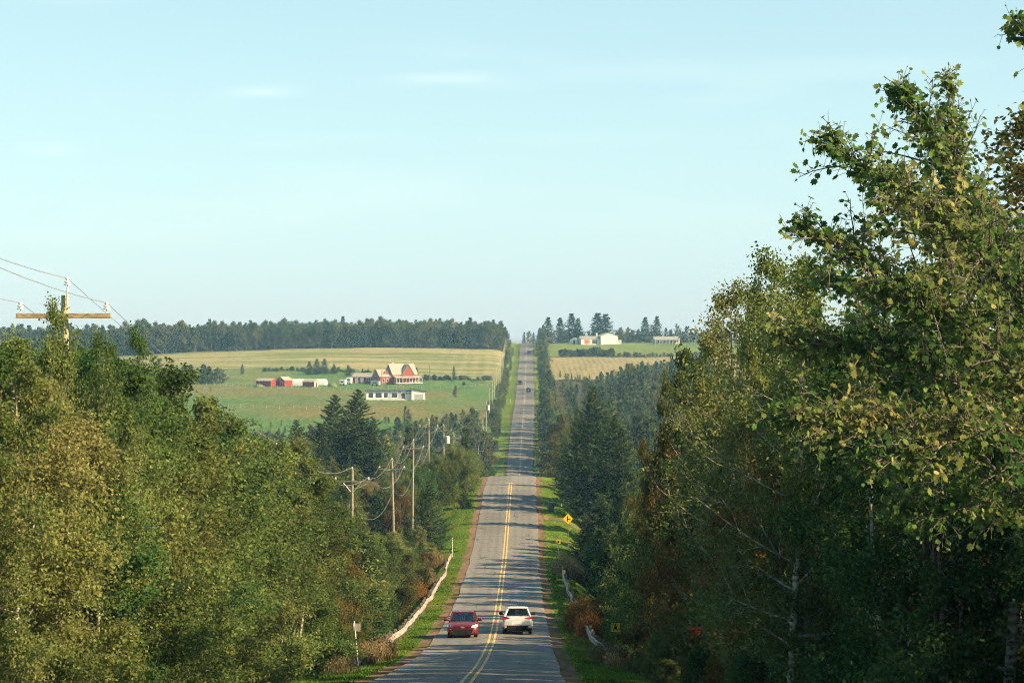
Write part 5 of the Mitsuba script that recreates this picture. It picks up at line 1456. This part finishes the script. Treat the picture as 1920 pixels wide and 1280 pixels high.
# driver of the red car: one continuous figure from hips to head, arms to the wheel
def driver():
    X, D = PX(868.5, 139.2), 139.2
    z0 = float(RZ(D))

    def cap(a, ra, b, rb):
        return manifold3d.Manifold.batch_hull([manifold3d.Manifold.sphere(ra, 12).translate(tuple(a)), manifold3d.Manifold.sphere(rb, 12).translate(tuple(b))])
    S = lambda s: np.array([.36 + s * .19, .12, 1.10])
    bones = [cap((.36, .02, .62), .15, (.36, .06, .92), .16), cap((.36, .06, .92), .16, (.36, .10, 1.06), .12), cap(S(-1), .065, S(1), .065), cap((.36, .10, 1.08), .06, (.36, .13, 1.20), .055),
             cap((.36, .15, 1.27), .085, (.36, .16, 1.33), .082), cap((.36, .22, 1.245), .045, (.36, .17, 1.28), .08)]
    for s in (-1, 1):
        el = np.array([.36 + s * .26, .28, .90]); ha = np.array([.36 + s * .15, .55, 1.00])
        bones += [cap(S(s), .058, el, .045), cap(el, .045, ha, .033), cap(ha, .036, ha + [-s * .02, .07, .02], .030)]
        for q in range(4):
            bones.append(cap(ha + [-s * .01, .06, .03 - q * .018], .010, ha + [-s * .045, .085, .02 - q * .018], .008))
        bones.append(cap(ha + [-s * .02, .03, .03], .011, ha + [-s * .05, .055, .045], .009))
    m = manifold3d.Manifold.batch_boolean(bones, manifold3d.OpType.Add).refine_to_length(.03).to_mesh()
    tm = trimesh.Trimesh(m.vert_properties[:, :3], m.tri_verts)
    trimesh.smoothing.filter_taubin(tm, iterations=6)
    v = tm.vertices * [-1, 1, 1] + [0, -.42, -.06]
    tm.faces = tm.faces[:, ::-1]
    key = thing('person', 'driver in a pale shirt at the wheel of the red hatchback', 'person')
    rot = lambda u: xform((u, tm.faces), (X, D, z0 + .02), PI)[0]
    part(key, 'body', (rot(v), tm.faces), 'skin', True)
    top = manifold3d.Manifold.batch_hull([manifold3d.Manifold.sphere(.17, 12).translate((.36, .03, .70)), manifold3d.Manifold.sphere(.175, 12).translate((.36, .06, .92)), manifold3d.Manifold.sphere(.085, 12).translate(tuple(S(-1))), manifold3d.Manifold.sphere(.085, 12).translate(tuple(S(1)))]).to_mesh()
    part(key, 'shirt', (rot(top.vert_properties[:, :3] * [-1, 1, 1] + [0, -.42, -.06]), top.tri_verts[:, ::-1]), 'shirt', 40)
    hair = manifold3d.Manifold.batch_hull([manifold3d.Manifold.sphere(.092, 12).translate((.36, .13, 1.335)), manifold3d.Manifold.sphere(.07, 12).translate((.36, .09, 1.27))]).to_mesh()
    part(key, 'hair', (rot(hair.vert_properties[:, :3] * [-1, 1, 1] + [0, -.42, -.06]), hair.tri_verts[:, ::-1]), 'bark_brown', True)
    w = trimesh.creation.torus(.18, .016, 20, 8)
    v = w.vertices @ np.array([[1, 0, 0], [0, .35, .94], [0, -.94, .35]])
    key2 = 'hatchback'
    part(key2, 'steering_wheel', xform((v + [-.36, .24, .96], w.faces), (X, D, z0 + .02), PI), 'trim_black', True)


driver()

# ------------------------------------------------------------------ buildings
def placed(px, D, rz, dz=0.0):
    p = at(px, D, dz)
    return lambda m: xform(m, p, rz)


def gable(w, d, hw, hr, over=0.25, axis='x'):
    """Walls with gable ends and two roof slopes: (walls mesh, roof mesh). Ridge along axis, footprint centred on the origin."""
    x, y = w / 2, d / 2
    v = np.array([[-x, -y, -.6], [x, -y, -.6], [x, y, -.6], [-x, y, -.6], [-x, -y, hw], [x, -y, hw], [x, y, hw], [-x, y, hw], [-x, 0, hw + hr], [x, 0, hw + hr]])
    f = np.array([[0, 1, 5], [0, 5, 4], [2, 3, 7], [2, 7, 6], [1, 2, 6], [1, 6, 5], [5, 6, 9], [3, 0, 4], [3, 4, 7], [7, 4, 8]])
    rm = MB()
    th = 0.12
    for s in (-1, 1):
        sl = hr / y
        e = y + over
        a = np.array([[-x - over, s * e, hw - over * sl + .02], [x + over, s * e, hw - over * sl + .02], [x + over, 0, hw + hr + .02], [-x - over, 0, hw + hr + .02]])
        up = np.array([0, 0, th])
        vv = np.vstack([a, a + up])
        rm.add(vv, [[0, 1, 2, 3], [4, 7, 6, 5], [0, 4, 5, 1], [1, 5, 6, 2], [2, 6, 7, 3], [3, 7, 4, 0]])
    wv = (v, f)
    rv = rm.out()
    if axis == 'y':
        r = lambda m: xform(m, (0, 0, 0), PI / 2)
        wv, rv = r(wv), r(rv)
    return wv, rv


def opening(key, to, name, c, w, h, face, frame='white_paint', pane='window_dark', t=.10):
    """A framed opening on a wall that faces -y ('s'), +x ('e') or -x ('w'), c its centre on the wall plane."""
    def B(cc, size):
        return MB().box(cc, size)
    horiz = face == 's'
    o = {'s': np.array([0, -1.0, 0]), 'e': np.array([1.0, 0, 0]), 'w': np.array([-1.0, 0, 0])}[face]
    c = np.asarray(c, float)
    wdir = np.array([1.0, 0, 0]) if horiz else np.array([0, 1.0, 0])
    m = MB()
    for sgn in (-1, 1):
        m.box(c + o * .03 + wdir * sgn * (w / 2 + t / 2), (t, .09, h) if horiz else (.09, t, h))
        m.box(c + o * .03 + np.array([0, 0, sgn * (h / 2 + t / 2)]), (w + 2 * t, .09, t) if horiz else (.09, w + 2 * t, t))
    k = part(key, name, to(m), frame)
    part(k, 'pane', to(B(c + o * .015, (w, .02, h) if horiz else (.02, w, h))), pane)
    return k


def shed(name, label, px, D, rz, w, d, hw, hr, wallm, roofm, axis='x', cat='shed'):
    to = placed(px, D, rz)
    key = tag(numbered(name), label, cat)
    wl, rf = gable(w, d, hw, hr, .18, axis)
    part(key, 'wall', to(wl), wallm); part(key, 'roof', to(rf), roofm)
    return key, to


# farm sheds
R25 = -0.44
key, to = shed('red_shed', 'long red shed with a pale roof, leftmost of the farm sheds', 499, 962, R25, 6.8, 4.4, 2.2, .9, 'barn_red', 'roof_pale')
opening(key, to, 'door', (1.6, -2.2, .9), 1.0, 1.9, 's', 'barn_red', 'roof_dark')
key, to = shed('red_barn', 'small red barn with a loft window, second of the farm sheds', 533, 964, R25 - .25, 4.6, 4.6, 2.5, 1.3, 'barn_red', 'roof_pale', 'y')
opening(key, to, 'loft_window', (0, -2.3, 2.75), .55, .7, 's')
opening(key, to, 'door', (.7, -2.3, .9), .9, 1.9, 's', 'white_paint', 'barn_red')
ktarp = tag(numbered('hoop_greenhouse'), 'long white plastic hoop greenhouse between the red barns', 'greenhouse')
to = placed(575, 972, -0.18)
th = np.linspace(0, PI, 15)
arc = np.stack([np.zeros(15), -np.cos(th) * 2.6, np.sin(th) * 2.7 - .1], -1)
part(ktarp, 'cover', to(loft([np.vstack([arc + [x, 0, 0], arc[::-1] * [1, .97, .97] + [x, 0, 0]]) for x in np.linspace(-8.2, 8.2, 9)], False)), 'tarp_white', 40)
endw = np.vstack([arc, [[0, 0, -.1]]])
part(ktarp, 'end_wall', to((endw + [8.1, 0, 0], np.stack([np.arange(14), np.arange(1, 15), np.full(14, 15)], 1))), 'tarp_white')
part(ktarp, 'end_wall', to((endw + [-8.1, 0, 0], np.stack([np.arange(1, 15), np.arange(14), np.full(14, 15)], 1))), 'tarp_white')
part(ktarp, 'door', to(MB().box((8.13, 0, .9), (.06, 1.0, 1.9))), 'siding_grey')
key, to = shed('red_shed', 'dark red shed with a lit gable doorway, in front of the white greenhouse', 582, 955, R25, 5.2, 3.4, 2.0, .9, 'barn_red', 'roof_pale')
wl, rf = gable(5.24, 3.3, 1.95, .85, .0)
part(key, 'gable_boards', to(MB().add(*plate_on([(2.62, -1.66, -.3), (2.62, 1.66, -.3), (2.62, 1.66, 2.0), (2.62, 0, 2.85), (2.62, -1.66, 2.0)], (1, 0, 0), .03))), 'roof_pale')
opening(key, to, 'door', (2.66, 0.1, 0.95), .9, 1.9, 'e', 'white_paint', 'roof_dark')
for px, D, h, lb in ((486, 955, .8, 'hay heap beside the leftmost red shed'), (624, 955, 1.1, 'round brown hay heap right of the farm sheds')):
    p = at(px, D); ic = trimesh.creation.icosphere(3); v = ic.vertices * [1.9, 1.6, h * 1.3]
    v = v * (1 + .25 * (meshkit.fbm(ic.vertices * 2.2, 3, 4) - .5))[:, None]
    thing('hay_heap', lb, 'hay heap', None, (v + p, ic.faces), 'hay_stubble', True)

# red farmhouse with white trim
HR = 0.50
to = placed(752, 982, HR)
key = tag(numbered('farmhouse'), 'red farmhouse with steep pale gables, white windows and a long veranda', 'house')
wl, rf = gable(11.0, 7.0, 4.0, 4.1, .35)
part(key, 'wall', to(wl), 'house_red'); part(key, 'roof', to(rf), 'roof_pale')
wl, rf = gable(5.0, 5.0, 4.0, 3.9, .3, 'y')
off = np.array([1.2, -1.75, 0])
part(key, 'gable_wall', to((wl[0] + off, wl[1])), 'house_red')
part(key, 'gable_roof', to((rf[0] + off + [0, 0, -.02], rf[1])), 'roof_pale')
opening(key, to, 'gable_window', (1.2, -3.98, 5.0), .75, 1.5, 's')
opening(key, to, 'gable_vent', (1.2, -3.98, 6.8), .4, .5, 's')
opening(key, to, 'end_window', (-5.5, 0, 5.6), .9, 1.2, 'w')
for x in (-4.4, -2.9): opening(key, to, 'window', (x, -3.5, 1.4), .8, 1.5, 's')
for x in (-.6, .5, 1.8, 3.0): opening(key, to, 'window', (x, -3.98, 1.4), .75, 1.5, 's')
vr = part(key, 'veranda_roof', to(plate_on([(-5.4, -6.6, 2.45), (6.6, -6.6, 2.45), (6.6, -3.4, 3.2), (-5.4, -3.4, 3.2)], (0, -.2, 1), .07)), 'roof_pale')
vd = part(key, 'veranda_deck', to(MB().box((.6, -5.2, .25), (12.0, 2.8, .3))), 'white_paint')
for x in np.linspace(-5.2, 6.4, 9): part(key, 'veranda_post', to(MB().box((x, -6.4, 1.4), (.16, .16, 2.1))), 'white_paint')
part(key, 'railing', to(MB().box((3.4, -6.4, .95), (6.0, .07, .08)).box((3.4, -6.4, .55), (6.0, .06, .06))), 'white_paint')
# lower wing with its own gable end
o2 = np.array([-8.2, .4, 0])
wl, rf = gable(5.6, 6.6, 3.1, 2.7, .3)
part(key, 'wing_wall', to((wl[0] + o2, wl[1])), 'house_red'); part(key, 'wing_roof', to((rf[0] + o2, rf[1])), 'roof_pale')
for y in (-1.0, 1.2): opening(key, to, 'wing_window', o2 + [-2.8, y, 3.7], .7, 1.3, 'w')
for y in (-1.8, 1.6): opening(key, to, 'wing_window', o2 + [-2.8, y, 1.3], .8, 1.3, 'w')
for x in (-1.2, .6): opening(key, to, 'wing_window', o2 + [x, -3.3, 1.4], .8, 1.4, 's')
wl, rf = gable(1.8, 2.6, 4.2, 1.0, .15, 'y')
o3 = o2 + np.array([.4, -1.5, 0]); wl = (np.maximum(wl[0], [-9, -9, 3.2]), wl[1])
part(key, 'dormer', to((wl[0] + o3, wl[1])), 'house_red'); part(key, 'dormer_roof', to((rf[0] + o3, rf[1])), 'roof_grey')
part(key, 'chimney', to(MB().box((-3.4, 1.0, 8.0), (.7, .7, 1.6))), 'concrete')
# garage left of the farmhouse
key, to = shed('farm_garage', 'low dark red garage with a pale roof beside the farmhouse', 686, 984, -0.30, 10.0, 5.6, 2.5, 1.5, 'barn_red', 'roof_pale', cat='garage')
for x in (-3.0, -.6): opening(key, to, 'door', (x, -2.8, 1.1), 1.2, 2.0, 's', 'white_paint', 'white_paint')
for x in (1.6, 2.6, 3.6): opening(key, to, 'porch_window', (x, -2.8, 1.6), .75, 1.1, 's')
for px, D, w_, h_, lb in ((643, 965, 2.6, 1.9, 'pale trailer parked left of the farm garage'), (655, 975, 2.2, 2.4, 'white camper beside the farm garage'), (704, 962, 3.6, 1.5, 'grey wagon standing before the farm garage')):
    to = placed(px, D, -.3); key = tag(numbered('trailer'), lb, 'trailer')
    part(key, 'body', to((bevel_box((w_, 1.9, h_), .15)[0] + [0, 0, h_ / 2 + .4], bevel_box((w_, 1.9, h_), .15)[1])), 'siding_grey' if 'grey' in lb else 'siding_white', 40)
    for s in (-1, 1):
        c = trimesh.creation.cylinder(.34, .2, 14); part(key, 'wheel', to((c.vertices[:, [0, 2, 1]] + [s * w_ * .25, -.9, .34], c.faces[:, ::-1])), 'tyre', 40)
    part(key, 'window', to(MB().box((0, -.96, h_ * .6 + .4), (w_ * .5, .03, h_ * .3))), 'window_dark')
    part(key, 'drawbar', to(MB().box((w_ * .7, 0, .45), (w_ * .5, .1, .1))), 'zinc')

# low white flat-roofed house
to = placed(742, 862, 0.10)
key = tag(numbered('flat_roofed_house'), 'low white flat-roofed modern house with a grey garage door', 'house')
part(key, 'wall', to(MB().box((-2.6, 2.6, 1.2), (16.0, 7.0, 3.8))), 'siding_white')
part(key, 'roof', to(MB().box((-2.6, 2.4, 3.32), (16.6, 7.9, .42))), 'roof_dark')
gw = np.array([[5.55, -2.4, -.6], [10.4, -2.4, -.6], [10.4, 5, -.6], [5.55, 5, -.6], [5.55, -2.4, 3.9], [10.4, -2.4, 3.1], [10.4, 5, 3.1], [5.55, 5, 3.9]])
part(key, 'garage_wall', to((gw, trimesh.creation.box().faces * 0 + np.array([[0, 1, 5], [0, 5, 4], [1, 2, 6], [1, 6, 5], [2, 3, 7], [2, 7, 6], [3, 0, 4], [3, 4, 7], [4, 5, 6], [4, 6, 7], [0, 2, 1], [0, 3, 2]]))), 'siding_white')
part(key, 'garage_roof', to(plate_on([(5.2, -2.9, 4.08), (10.8, -2.9, 3.15), (10.8, 5.3, 3.15), (5.2, 5.3, 4.08)], (.16, 0, 1), .13)), 'roof_dark')
g = opening(key, to, 'garage_door', (8.1, -2.4, .95), 2.9, 2.0, 's', 'door_grey', 'siding_grey', .14)
for z in (.35, .95, 1.5): part(g, 'door_seam', to(MB().box((8.1, -2.425, z), (2.85, .02, .05))), 'door_grey')
part(key, 'stone_panel', to(MB().box((-2.2, -.93, 1.3), (1.1, .08, 3.2))), 'siding_grey')
part(key, 'stone_panel', to(MB().box((1.3, -.93, 1.3), (1.1, .08, 3.2))), 'siding_grey')
for x, w_ in ((-9.0, 1.6), (-6.2, 2.2), (-3.6, 1.4), (-.5, 2.0)): opening(key, to, 'window', (x, -.9, 1.7), w_, 1.7, 's')
opening(key, to, 'front_door', (2.6, -.9, 1.25), 1.3, 2.2, 's')
for x in (3.9, 5.0): opening(key, to, 'high_window', (x, -.9, 2.4), .65, .4, 's')
part(key, 'terrace', to(MB().box((-1.0, -2.4, .05), (8.0, 2.8, .9))), 'concrete')
part(key, 'step', to(MB().box((2.8, -4.1, -.1), (1.8, .6, .5))), 'concrete')

# white house and its garage on the hilltop, right of the road
to = placed(1139, 1300, 0.22)
key = tag(numbered('white_house'), 'white gabled house on the hilltop with a shallow roof', 'house')
wl, rf = gable(8.5, 9.6, 4.4, 1.7, .5, 'y')
part(key, 'wall', to(wl), 'siding_white'); part(key, 'roof', to(rf), 'roof_grey')
for x in (-2.6, .2, 1.5, 2.9): opening(key, to, 'window', (x, -3.98, 2.9), .8, 1.2, 's')
part(key, 'porch', to(MB().box((6.1, -1, 1.0), (2.2, 3.2, 2.4))), 'siding_grey')
o = np.array([-9.6, .6, 0]); wl, rf = gable(11.6, 6.5, 2.9, 1.3, .35)
part(key, 'garage_wall', to((wl[0] + o, wl[1])), 'siding_white'); part(key, 'garage_roof', to((rf[0] + o, rf[1])), 'roof_grey')
opening(key, to, 'red_garage_door', o + [-2.5, -3.25, 1.2], 3.0, 2.3, 's', 'white_paint', 'door_red')
opening(key, to, 'dark_garage_door', o + [1.7, -3.25, 1.2], 2.8, 2.3, 's', 'white_paint', 'window_dark')
part(key, 'chimney', to(MB().box((-5.6, 1.8, 4.6), (.9, .9, 3.0))), 'concrete')
key, to = shed('white_shed', 'little white shed with an open dark doorway left of the white house', 1077, 1300, -.3, 3.6, 4.0, 2.3, 1.0, 'siding_white', 'roof_grey', 'y')
opening(key, to, 'door', (.4, -1.8, 1.0), 1.0, 1.9, 's', 'white_paint', 'window_dark')
key, to = shed('bungalow', 'grey-roofed bungalow with a long open porch at the meadow edge', 1249, 1296, 0.12, 14.0, 6.0, 2.4, 1.7, 'siding_grey', 'roof_grey', cat='house')
for x in np.linspace(-6.5, 6.5, 8): part(key, 'porch_post', to(MB().box((x, -4.6, 1.1), (.18, .18, 2.4))), 'white_paint')
part(key, 'porch_roof', to(plate_on([(-7.0, -4.9, 2.3), (7.0, -4.9, 2.3), (7.0, -2.8, 2.75), (-7.0, -2.8, 2.75)], (0, -.2, 1), .06)), 'roof_grey')
for x in (-4.5, -1, 2.5, 5): opening(key, to, 'window', (x, -3.0, 1.4), 1.1, 1.1, 's')
key, to = shed('small_hut', 'tiny dark hut with a white gable beside the meadow, under the lone thin tree', 1345, 1285, 0.1, 3.6, 3.6, 1.3, 1.1, 'siding_white', 'roof_grey', 'y')
opening(key, to, 'door', (0, -1.8, .6), 1.5, 1.2, 's', 'white_paint', 'window_dark')

# ------------------------------------------------------------------ pasture fences
def fence(label, pts, step, h, seed):
    r = np.random.default_rng(seed)
    key = tag(numbered('pasture_fence'), label, 'fence')
    P_ = np.array([at(*q)[:2] for q in pts]); seg = np.linalg.norm(np.diff(P_, axis=0), axis=1); L = np.concatenate([[0], seg.cumsum()])
    u = np.arange(0, L[-1], step)
    xy = np.stack([np.interp(u, L, P_[:, c]) for c in range(2)], -1) + r.normal(0, .06, (len(u), 2))
    z = gz(xy[:, 0], xy[:, 1]); hh = h * r.uniform(.85, 1.1, len(u))
    for (x, y), zz, q in zip(xy, z, hh):
        tl = r.normal(0, .04, 2)
        part(key, 'fence_post', MB().tube([[x, y, zz - .2], [x + tl[0], y + tl[1], zz + q]], .085, 6), 'bark_pale', 30)
    if step < 6:
        for fr in (.45, .85):
            part(key, 'fence_wire', MB().tube(np.column_stack([xy, z + h * fr]), .012, 3, False), 'wire_grey')


fence('post and wire fence from the conifer pairs past the front of the farm sheds', [(315, 968), (400, 962), (480, 948), (560, 936), (640, 925), (690, 915)], 3.4, 1.4, 1)
fence('fence on the lawn right of the farmhouse, before the hedge', [(700, 940), (760, 932), (830, 935), (925, 960)], 3.6, 1.3, 2)
fence('row of lone white posts crossing the low green pasture', [(352, 830), (440, 812), (540, 800), (620, 790), (700, 780)], 5.6, 1.5, 3)

# ------------------------------------------------------------------ grasses
def blades(rngs, base, n_h, h, w, lean, segs=2, spread=1.0):
    """Grass blades: tapered strips. base (n,3); h, w (n)."""
    n = len(base); az = rngs.uniform(0, 2 * PI, n)
    d = np.stack([np.cos(az), np.sin(az), az * 0], -1)
    side = np.stack([-np.sin(az + rngs.normal(0, .8, n)), np.cos(az), az * 0], -1)
    ln = lean * rngs.uniform(.2, 1.2, n)
    p1 = base + np.array([0, 0, 1.0]) * (h * .6)[:, None] + d * (h * ln * .35)[:, None]
    p2 = base + np.array([0, 0, 1.0]) * h[:, None] + d * (h * ln)[:, None]
    v = np.stack([base - side * w[:, None] / 2, base + side * w[:, None] / 2, p1 + side * w[:, None] * .4, p1 - side * w[:, None] * .4, p2], 1)
    k = np.arange(n) * 5
    f = np.vstack([np.stack([k, k + 1, k + 2], 1), np.stack([k, k + 2, k + 3], 1), np.stack([k + 3, k + 2, k + 4], 1)])
    rnd = np.repeat(np.stack([np.clip(rngs.normal(.5, .22, n), 0, 1), rngs.random(n)], -1), 5, axis=0)
    return (v.reshape(-1, 3), f), rnd


r_ = np.random.default_rng(21)
n = 150000
D = 74 + (330 - 74) * r_.random(n) ** 1.4
side = np.where(r_.random(n) < .5, -1, 1)
s = side * (3.98 + r_.random(n) ** 0.8 * np.where(side < 0, np.where(D < 104, 5.2, 2.6), np.where(D < 115, 3.2, np.where(D > 240, 4.5, 2.4))))
keep = ~((np.abs(D - 274.5) < 2.2) & (s > 0))
D, s = D[keep], s[keep]
X = RX(D) + s
clump = meshkit.fbm(np.stack([s * .8, D * .5, s * 0], -1), 3, 3)
hh = (.06 + .22 * np.clip(clump - .25, 0, 1) * r_.random(len(D)) + .30 * np.clip((np.abs(s) - 5.4) / 2.5, 0, 1) * r_.random(len(D)))
m, uv = blades(r_, np.stack([X, D, gz(X, D)], -1), 0, hh, .018 + .02 * r_.random(len(D)), .6)
scene['verge_grass'] = mikit.ply(m, 'grass_blade', False, uv=uv)
tag('verge_grass', 'short green grass growing on both verges', 'grass', kind='stuff')


def clump_of(name, label, px, D, h, rad, mat, n, grp=None, seed=0, cat='grass clump'):
    r = np.random.default_rng(seed + int(px))
    p = at(px, D)
    rr = rad * np.sqrt(r.random(n)); az = r.uniform(0, 2 * PI, n)
    b = p + np.stack([rr * np.cos(az), rr * 1.6 * np.sin(az), az * 0], -1)
    b[:, 2] = gz(b[:, 0], b[:, 1]) - .03
    hs = h * r.uniform(.25, 1.1, n) ** 1.0 * (1 - .45 * (rr / rad) ** 2)
    m, uv = blades(r, b, 0, hs, .02 + .022 * r.random(n), .45)
    # seed heads: little kites along the upper part of each stalk
    q = r.random(n) < .75; c = b[q] + np.array([0, 0, 1.0]) * (hs[q] * r.uniform(.75, 1.0, q.sum()))[:, None] + r.normal(0, .05, (q.sum(), 3))
    c = np.repeat(c, 3, axis=0) + r.normal(0, .05, (3 * q.sum(), 3))
    nn = unit(r.normal(size=c.shape)); a = unit(perp(r, nn) + [0, 0, .8]); a = unit(a - (a * nn).sum(1, keepdims=True) * nn)
    k = kites(c, a, nn, np.full(len(c), .11), np.full(len(c), .04), .1, np.stack([r.random(len(c)), r.random(len(c))], -1))
    v = np.vstack([m[0], k[0]]); f = np.vstack([m[1], k[1] + len(m[0])]); uvv = np.vstack([uv, k[2]])
    thing(name, label, cat, grp, (v, f), mat, False, uv=uvv)


for px, D, h, rad, mat, nn, lb in ((702, 112, 1.15, .8, 'dry_grass', 700, 'tall tan grass burying the near end of the sunlit guardrail'), (684, 109, 1.1, .6, 'dry_grass', 400, 'tan grass tuft between leaning sign post and guardrail'),
                               (722, 116, 1.2, .6, 'dry_grass', 400, 'narrow tan grass tuft a little up the sunlit guardrail'), (818, 226, 2.0, 1.1, 'dry_grass', 700, 'tan brush at the far end of the sunlit guardrail'),
                               (797, 202, 2.0, 1.0, 'dry_grass', 700, 'brownish tall weeds behind the far half of the sunlit guardrail'), (780, 188, 1.8, 1.0, 'rust_grass', 700, 'reddish-brown weeds behind the sunlit guardrail'),
                               (1092, 148, 2.3, 1.05, 'rust_grass', 1500, 'big rust-coloured grass clump hanging over the shaded guardrail'), (1104, 142, 1.9, .8, 'rust_grass', 800, 'smaller rust-coloured clump at the side of the big one'),
                               (1086, 158, 1.8, .7, 'rust_grass', 700, 'rust-coloured stalks behind the big clump'), (1060, 218, 2.2, 1.2, 'dry_grass', 900, 'tan grass clump below the small arrow marker'), (1076, 214, 2.0, 1.1, 'dry_grass', 700, 'tan grass clump further into the shade from the small arrow marker'),
                               (1148, 110, 1.2, .9, 'dry_grass', 500, 'tan weeds round the foot of the black arrow marker'), (1170, 106, 1.1, .9, 'dry_grass', 400, 'sparse tan weeds right of the black arrow marker'),
                               (1132, 116, .9, .7, 'dry_grass', 350, 'tan grass over the near end of the shaded guardrail'), (640, 99, .9, .8, 'dry_grass', 220, 'tan weeds left of the leaning sign post')):
    clump_of('grass_clump', lb, px, D, h, rad, mat, nn)

# trees that stand wholly behind others are left out
HIDDEN = {'alder_tree': [0, 2, 3, 4, 5, 6, 7], 'birch_tree': [3, 4, 8, 11, 14, 20, 30, 33, 34, 37, 38, 39, 40, 41, 42, 43, 44, 45, 46, 47, 48, 49, 50, 51, 52, 53, 54, 56, 58, 59, 60, 61, 62, 63, 64, 65, 66, 67, 68, 69, 70, 71, 72, 73, 74, 75, 76, 77, 78, 79, 82, 84, 85, 86, 87, 88, 89, 90, 91, 92, 93, 94, 95, 96, 97, 98, 99, 100, 101, 102, 131, 132, 134, 135, 139, 141, 149, 151, 152, 154, 156, 157, 158, 159, 161, 162, 166, 167, 168, 169, 171, 173, 177, 178, 257, 259, 260, 270, 271, 281, 283, 285, 290], 'spruce_tree': [2, 4, 18, 19, 20, 21, 22, 23, 25, 29, 31, 32, 33, 34, 35, 36, 38, 41, 46, 47, 50, 51, 140, 143, 149, 158, 159, 162, 177, 178, 180, 183, 185, 187, 198, 220, 221, 231, 239, 240, 241, 242, 245, 246, 247, 248, 249], 'bush': [0, 1, 2, 4, 5, 6, 8, 14, 21, 22, 31, 39, 43], 'broadleaf_tree': [11, 12, 13, 16, 17, 20, 21, 22, 24, 25, 28, 30, 35, 36, 38, 39, 41, 47, 48, 50, 52, 54, 57, 62, 66, 68, 69, 76, 77, 83, 85, 87, 89, 101, 104, 109, 113, 115, 120, 127, 209, 211, 212, 213, 219, 223, 224, 232, 233, 238, 241, 243, 244, 252, 262, 265, 271, 275, 323, 324, 325, 326, 327, 333], 'roadside_bush': [0, 1, 2, 3, 4, 5, 6, 7, 8, 9, 10, 12, 18, 21, 25, 28, 33, 46, 60], 'roadside_tree': [15, 17, 39, 50, 52, 53, 57], 'ridge_forest': [1, 2, 3, 4, 5, 6, 7, 9, 13, 15, 20, 25, 26, 27, 29, 32, 34, 35, 37, 39, 42, 49, 60, 64, 68, 69, 70, 75, 79, 80, 83, 84, 88, 95, 100, 115, 118, 122, 125, 135, 138, 140, 149, 150, 152, 153, 159, 170, 172, 173, 175, 178, 179, 184, 188, 195, 198, 204, 209, 215, 224, 229, 230, 232, 233]}
for kind_, nums_ in HIDDEN.items():
    for q_ in nums_:
        k_ = f'{kind_}__{q_:03d}' if kind_ == 'ridge_forest' else kind_ if q_ == 0 else f'{kind_}_{q_:03d}'
        scene.pop(k_, None); labels.pop(k_, None)

# ------------------------------------------------------------------ the box of air
scene['haze'] = {'type': 'cube', 'to_world': T4().translate([0, 1300, -10]).scale([1500, 1420, 36]), 'bsdf': {'type': 'null'}, 'interior': {'type': 'ref', 'id': 'air'}}
tag('haze', 'thin blue air over the valley and far hill', 'haze', kind='stuff')
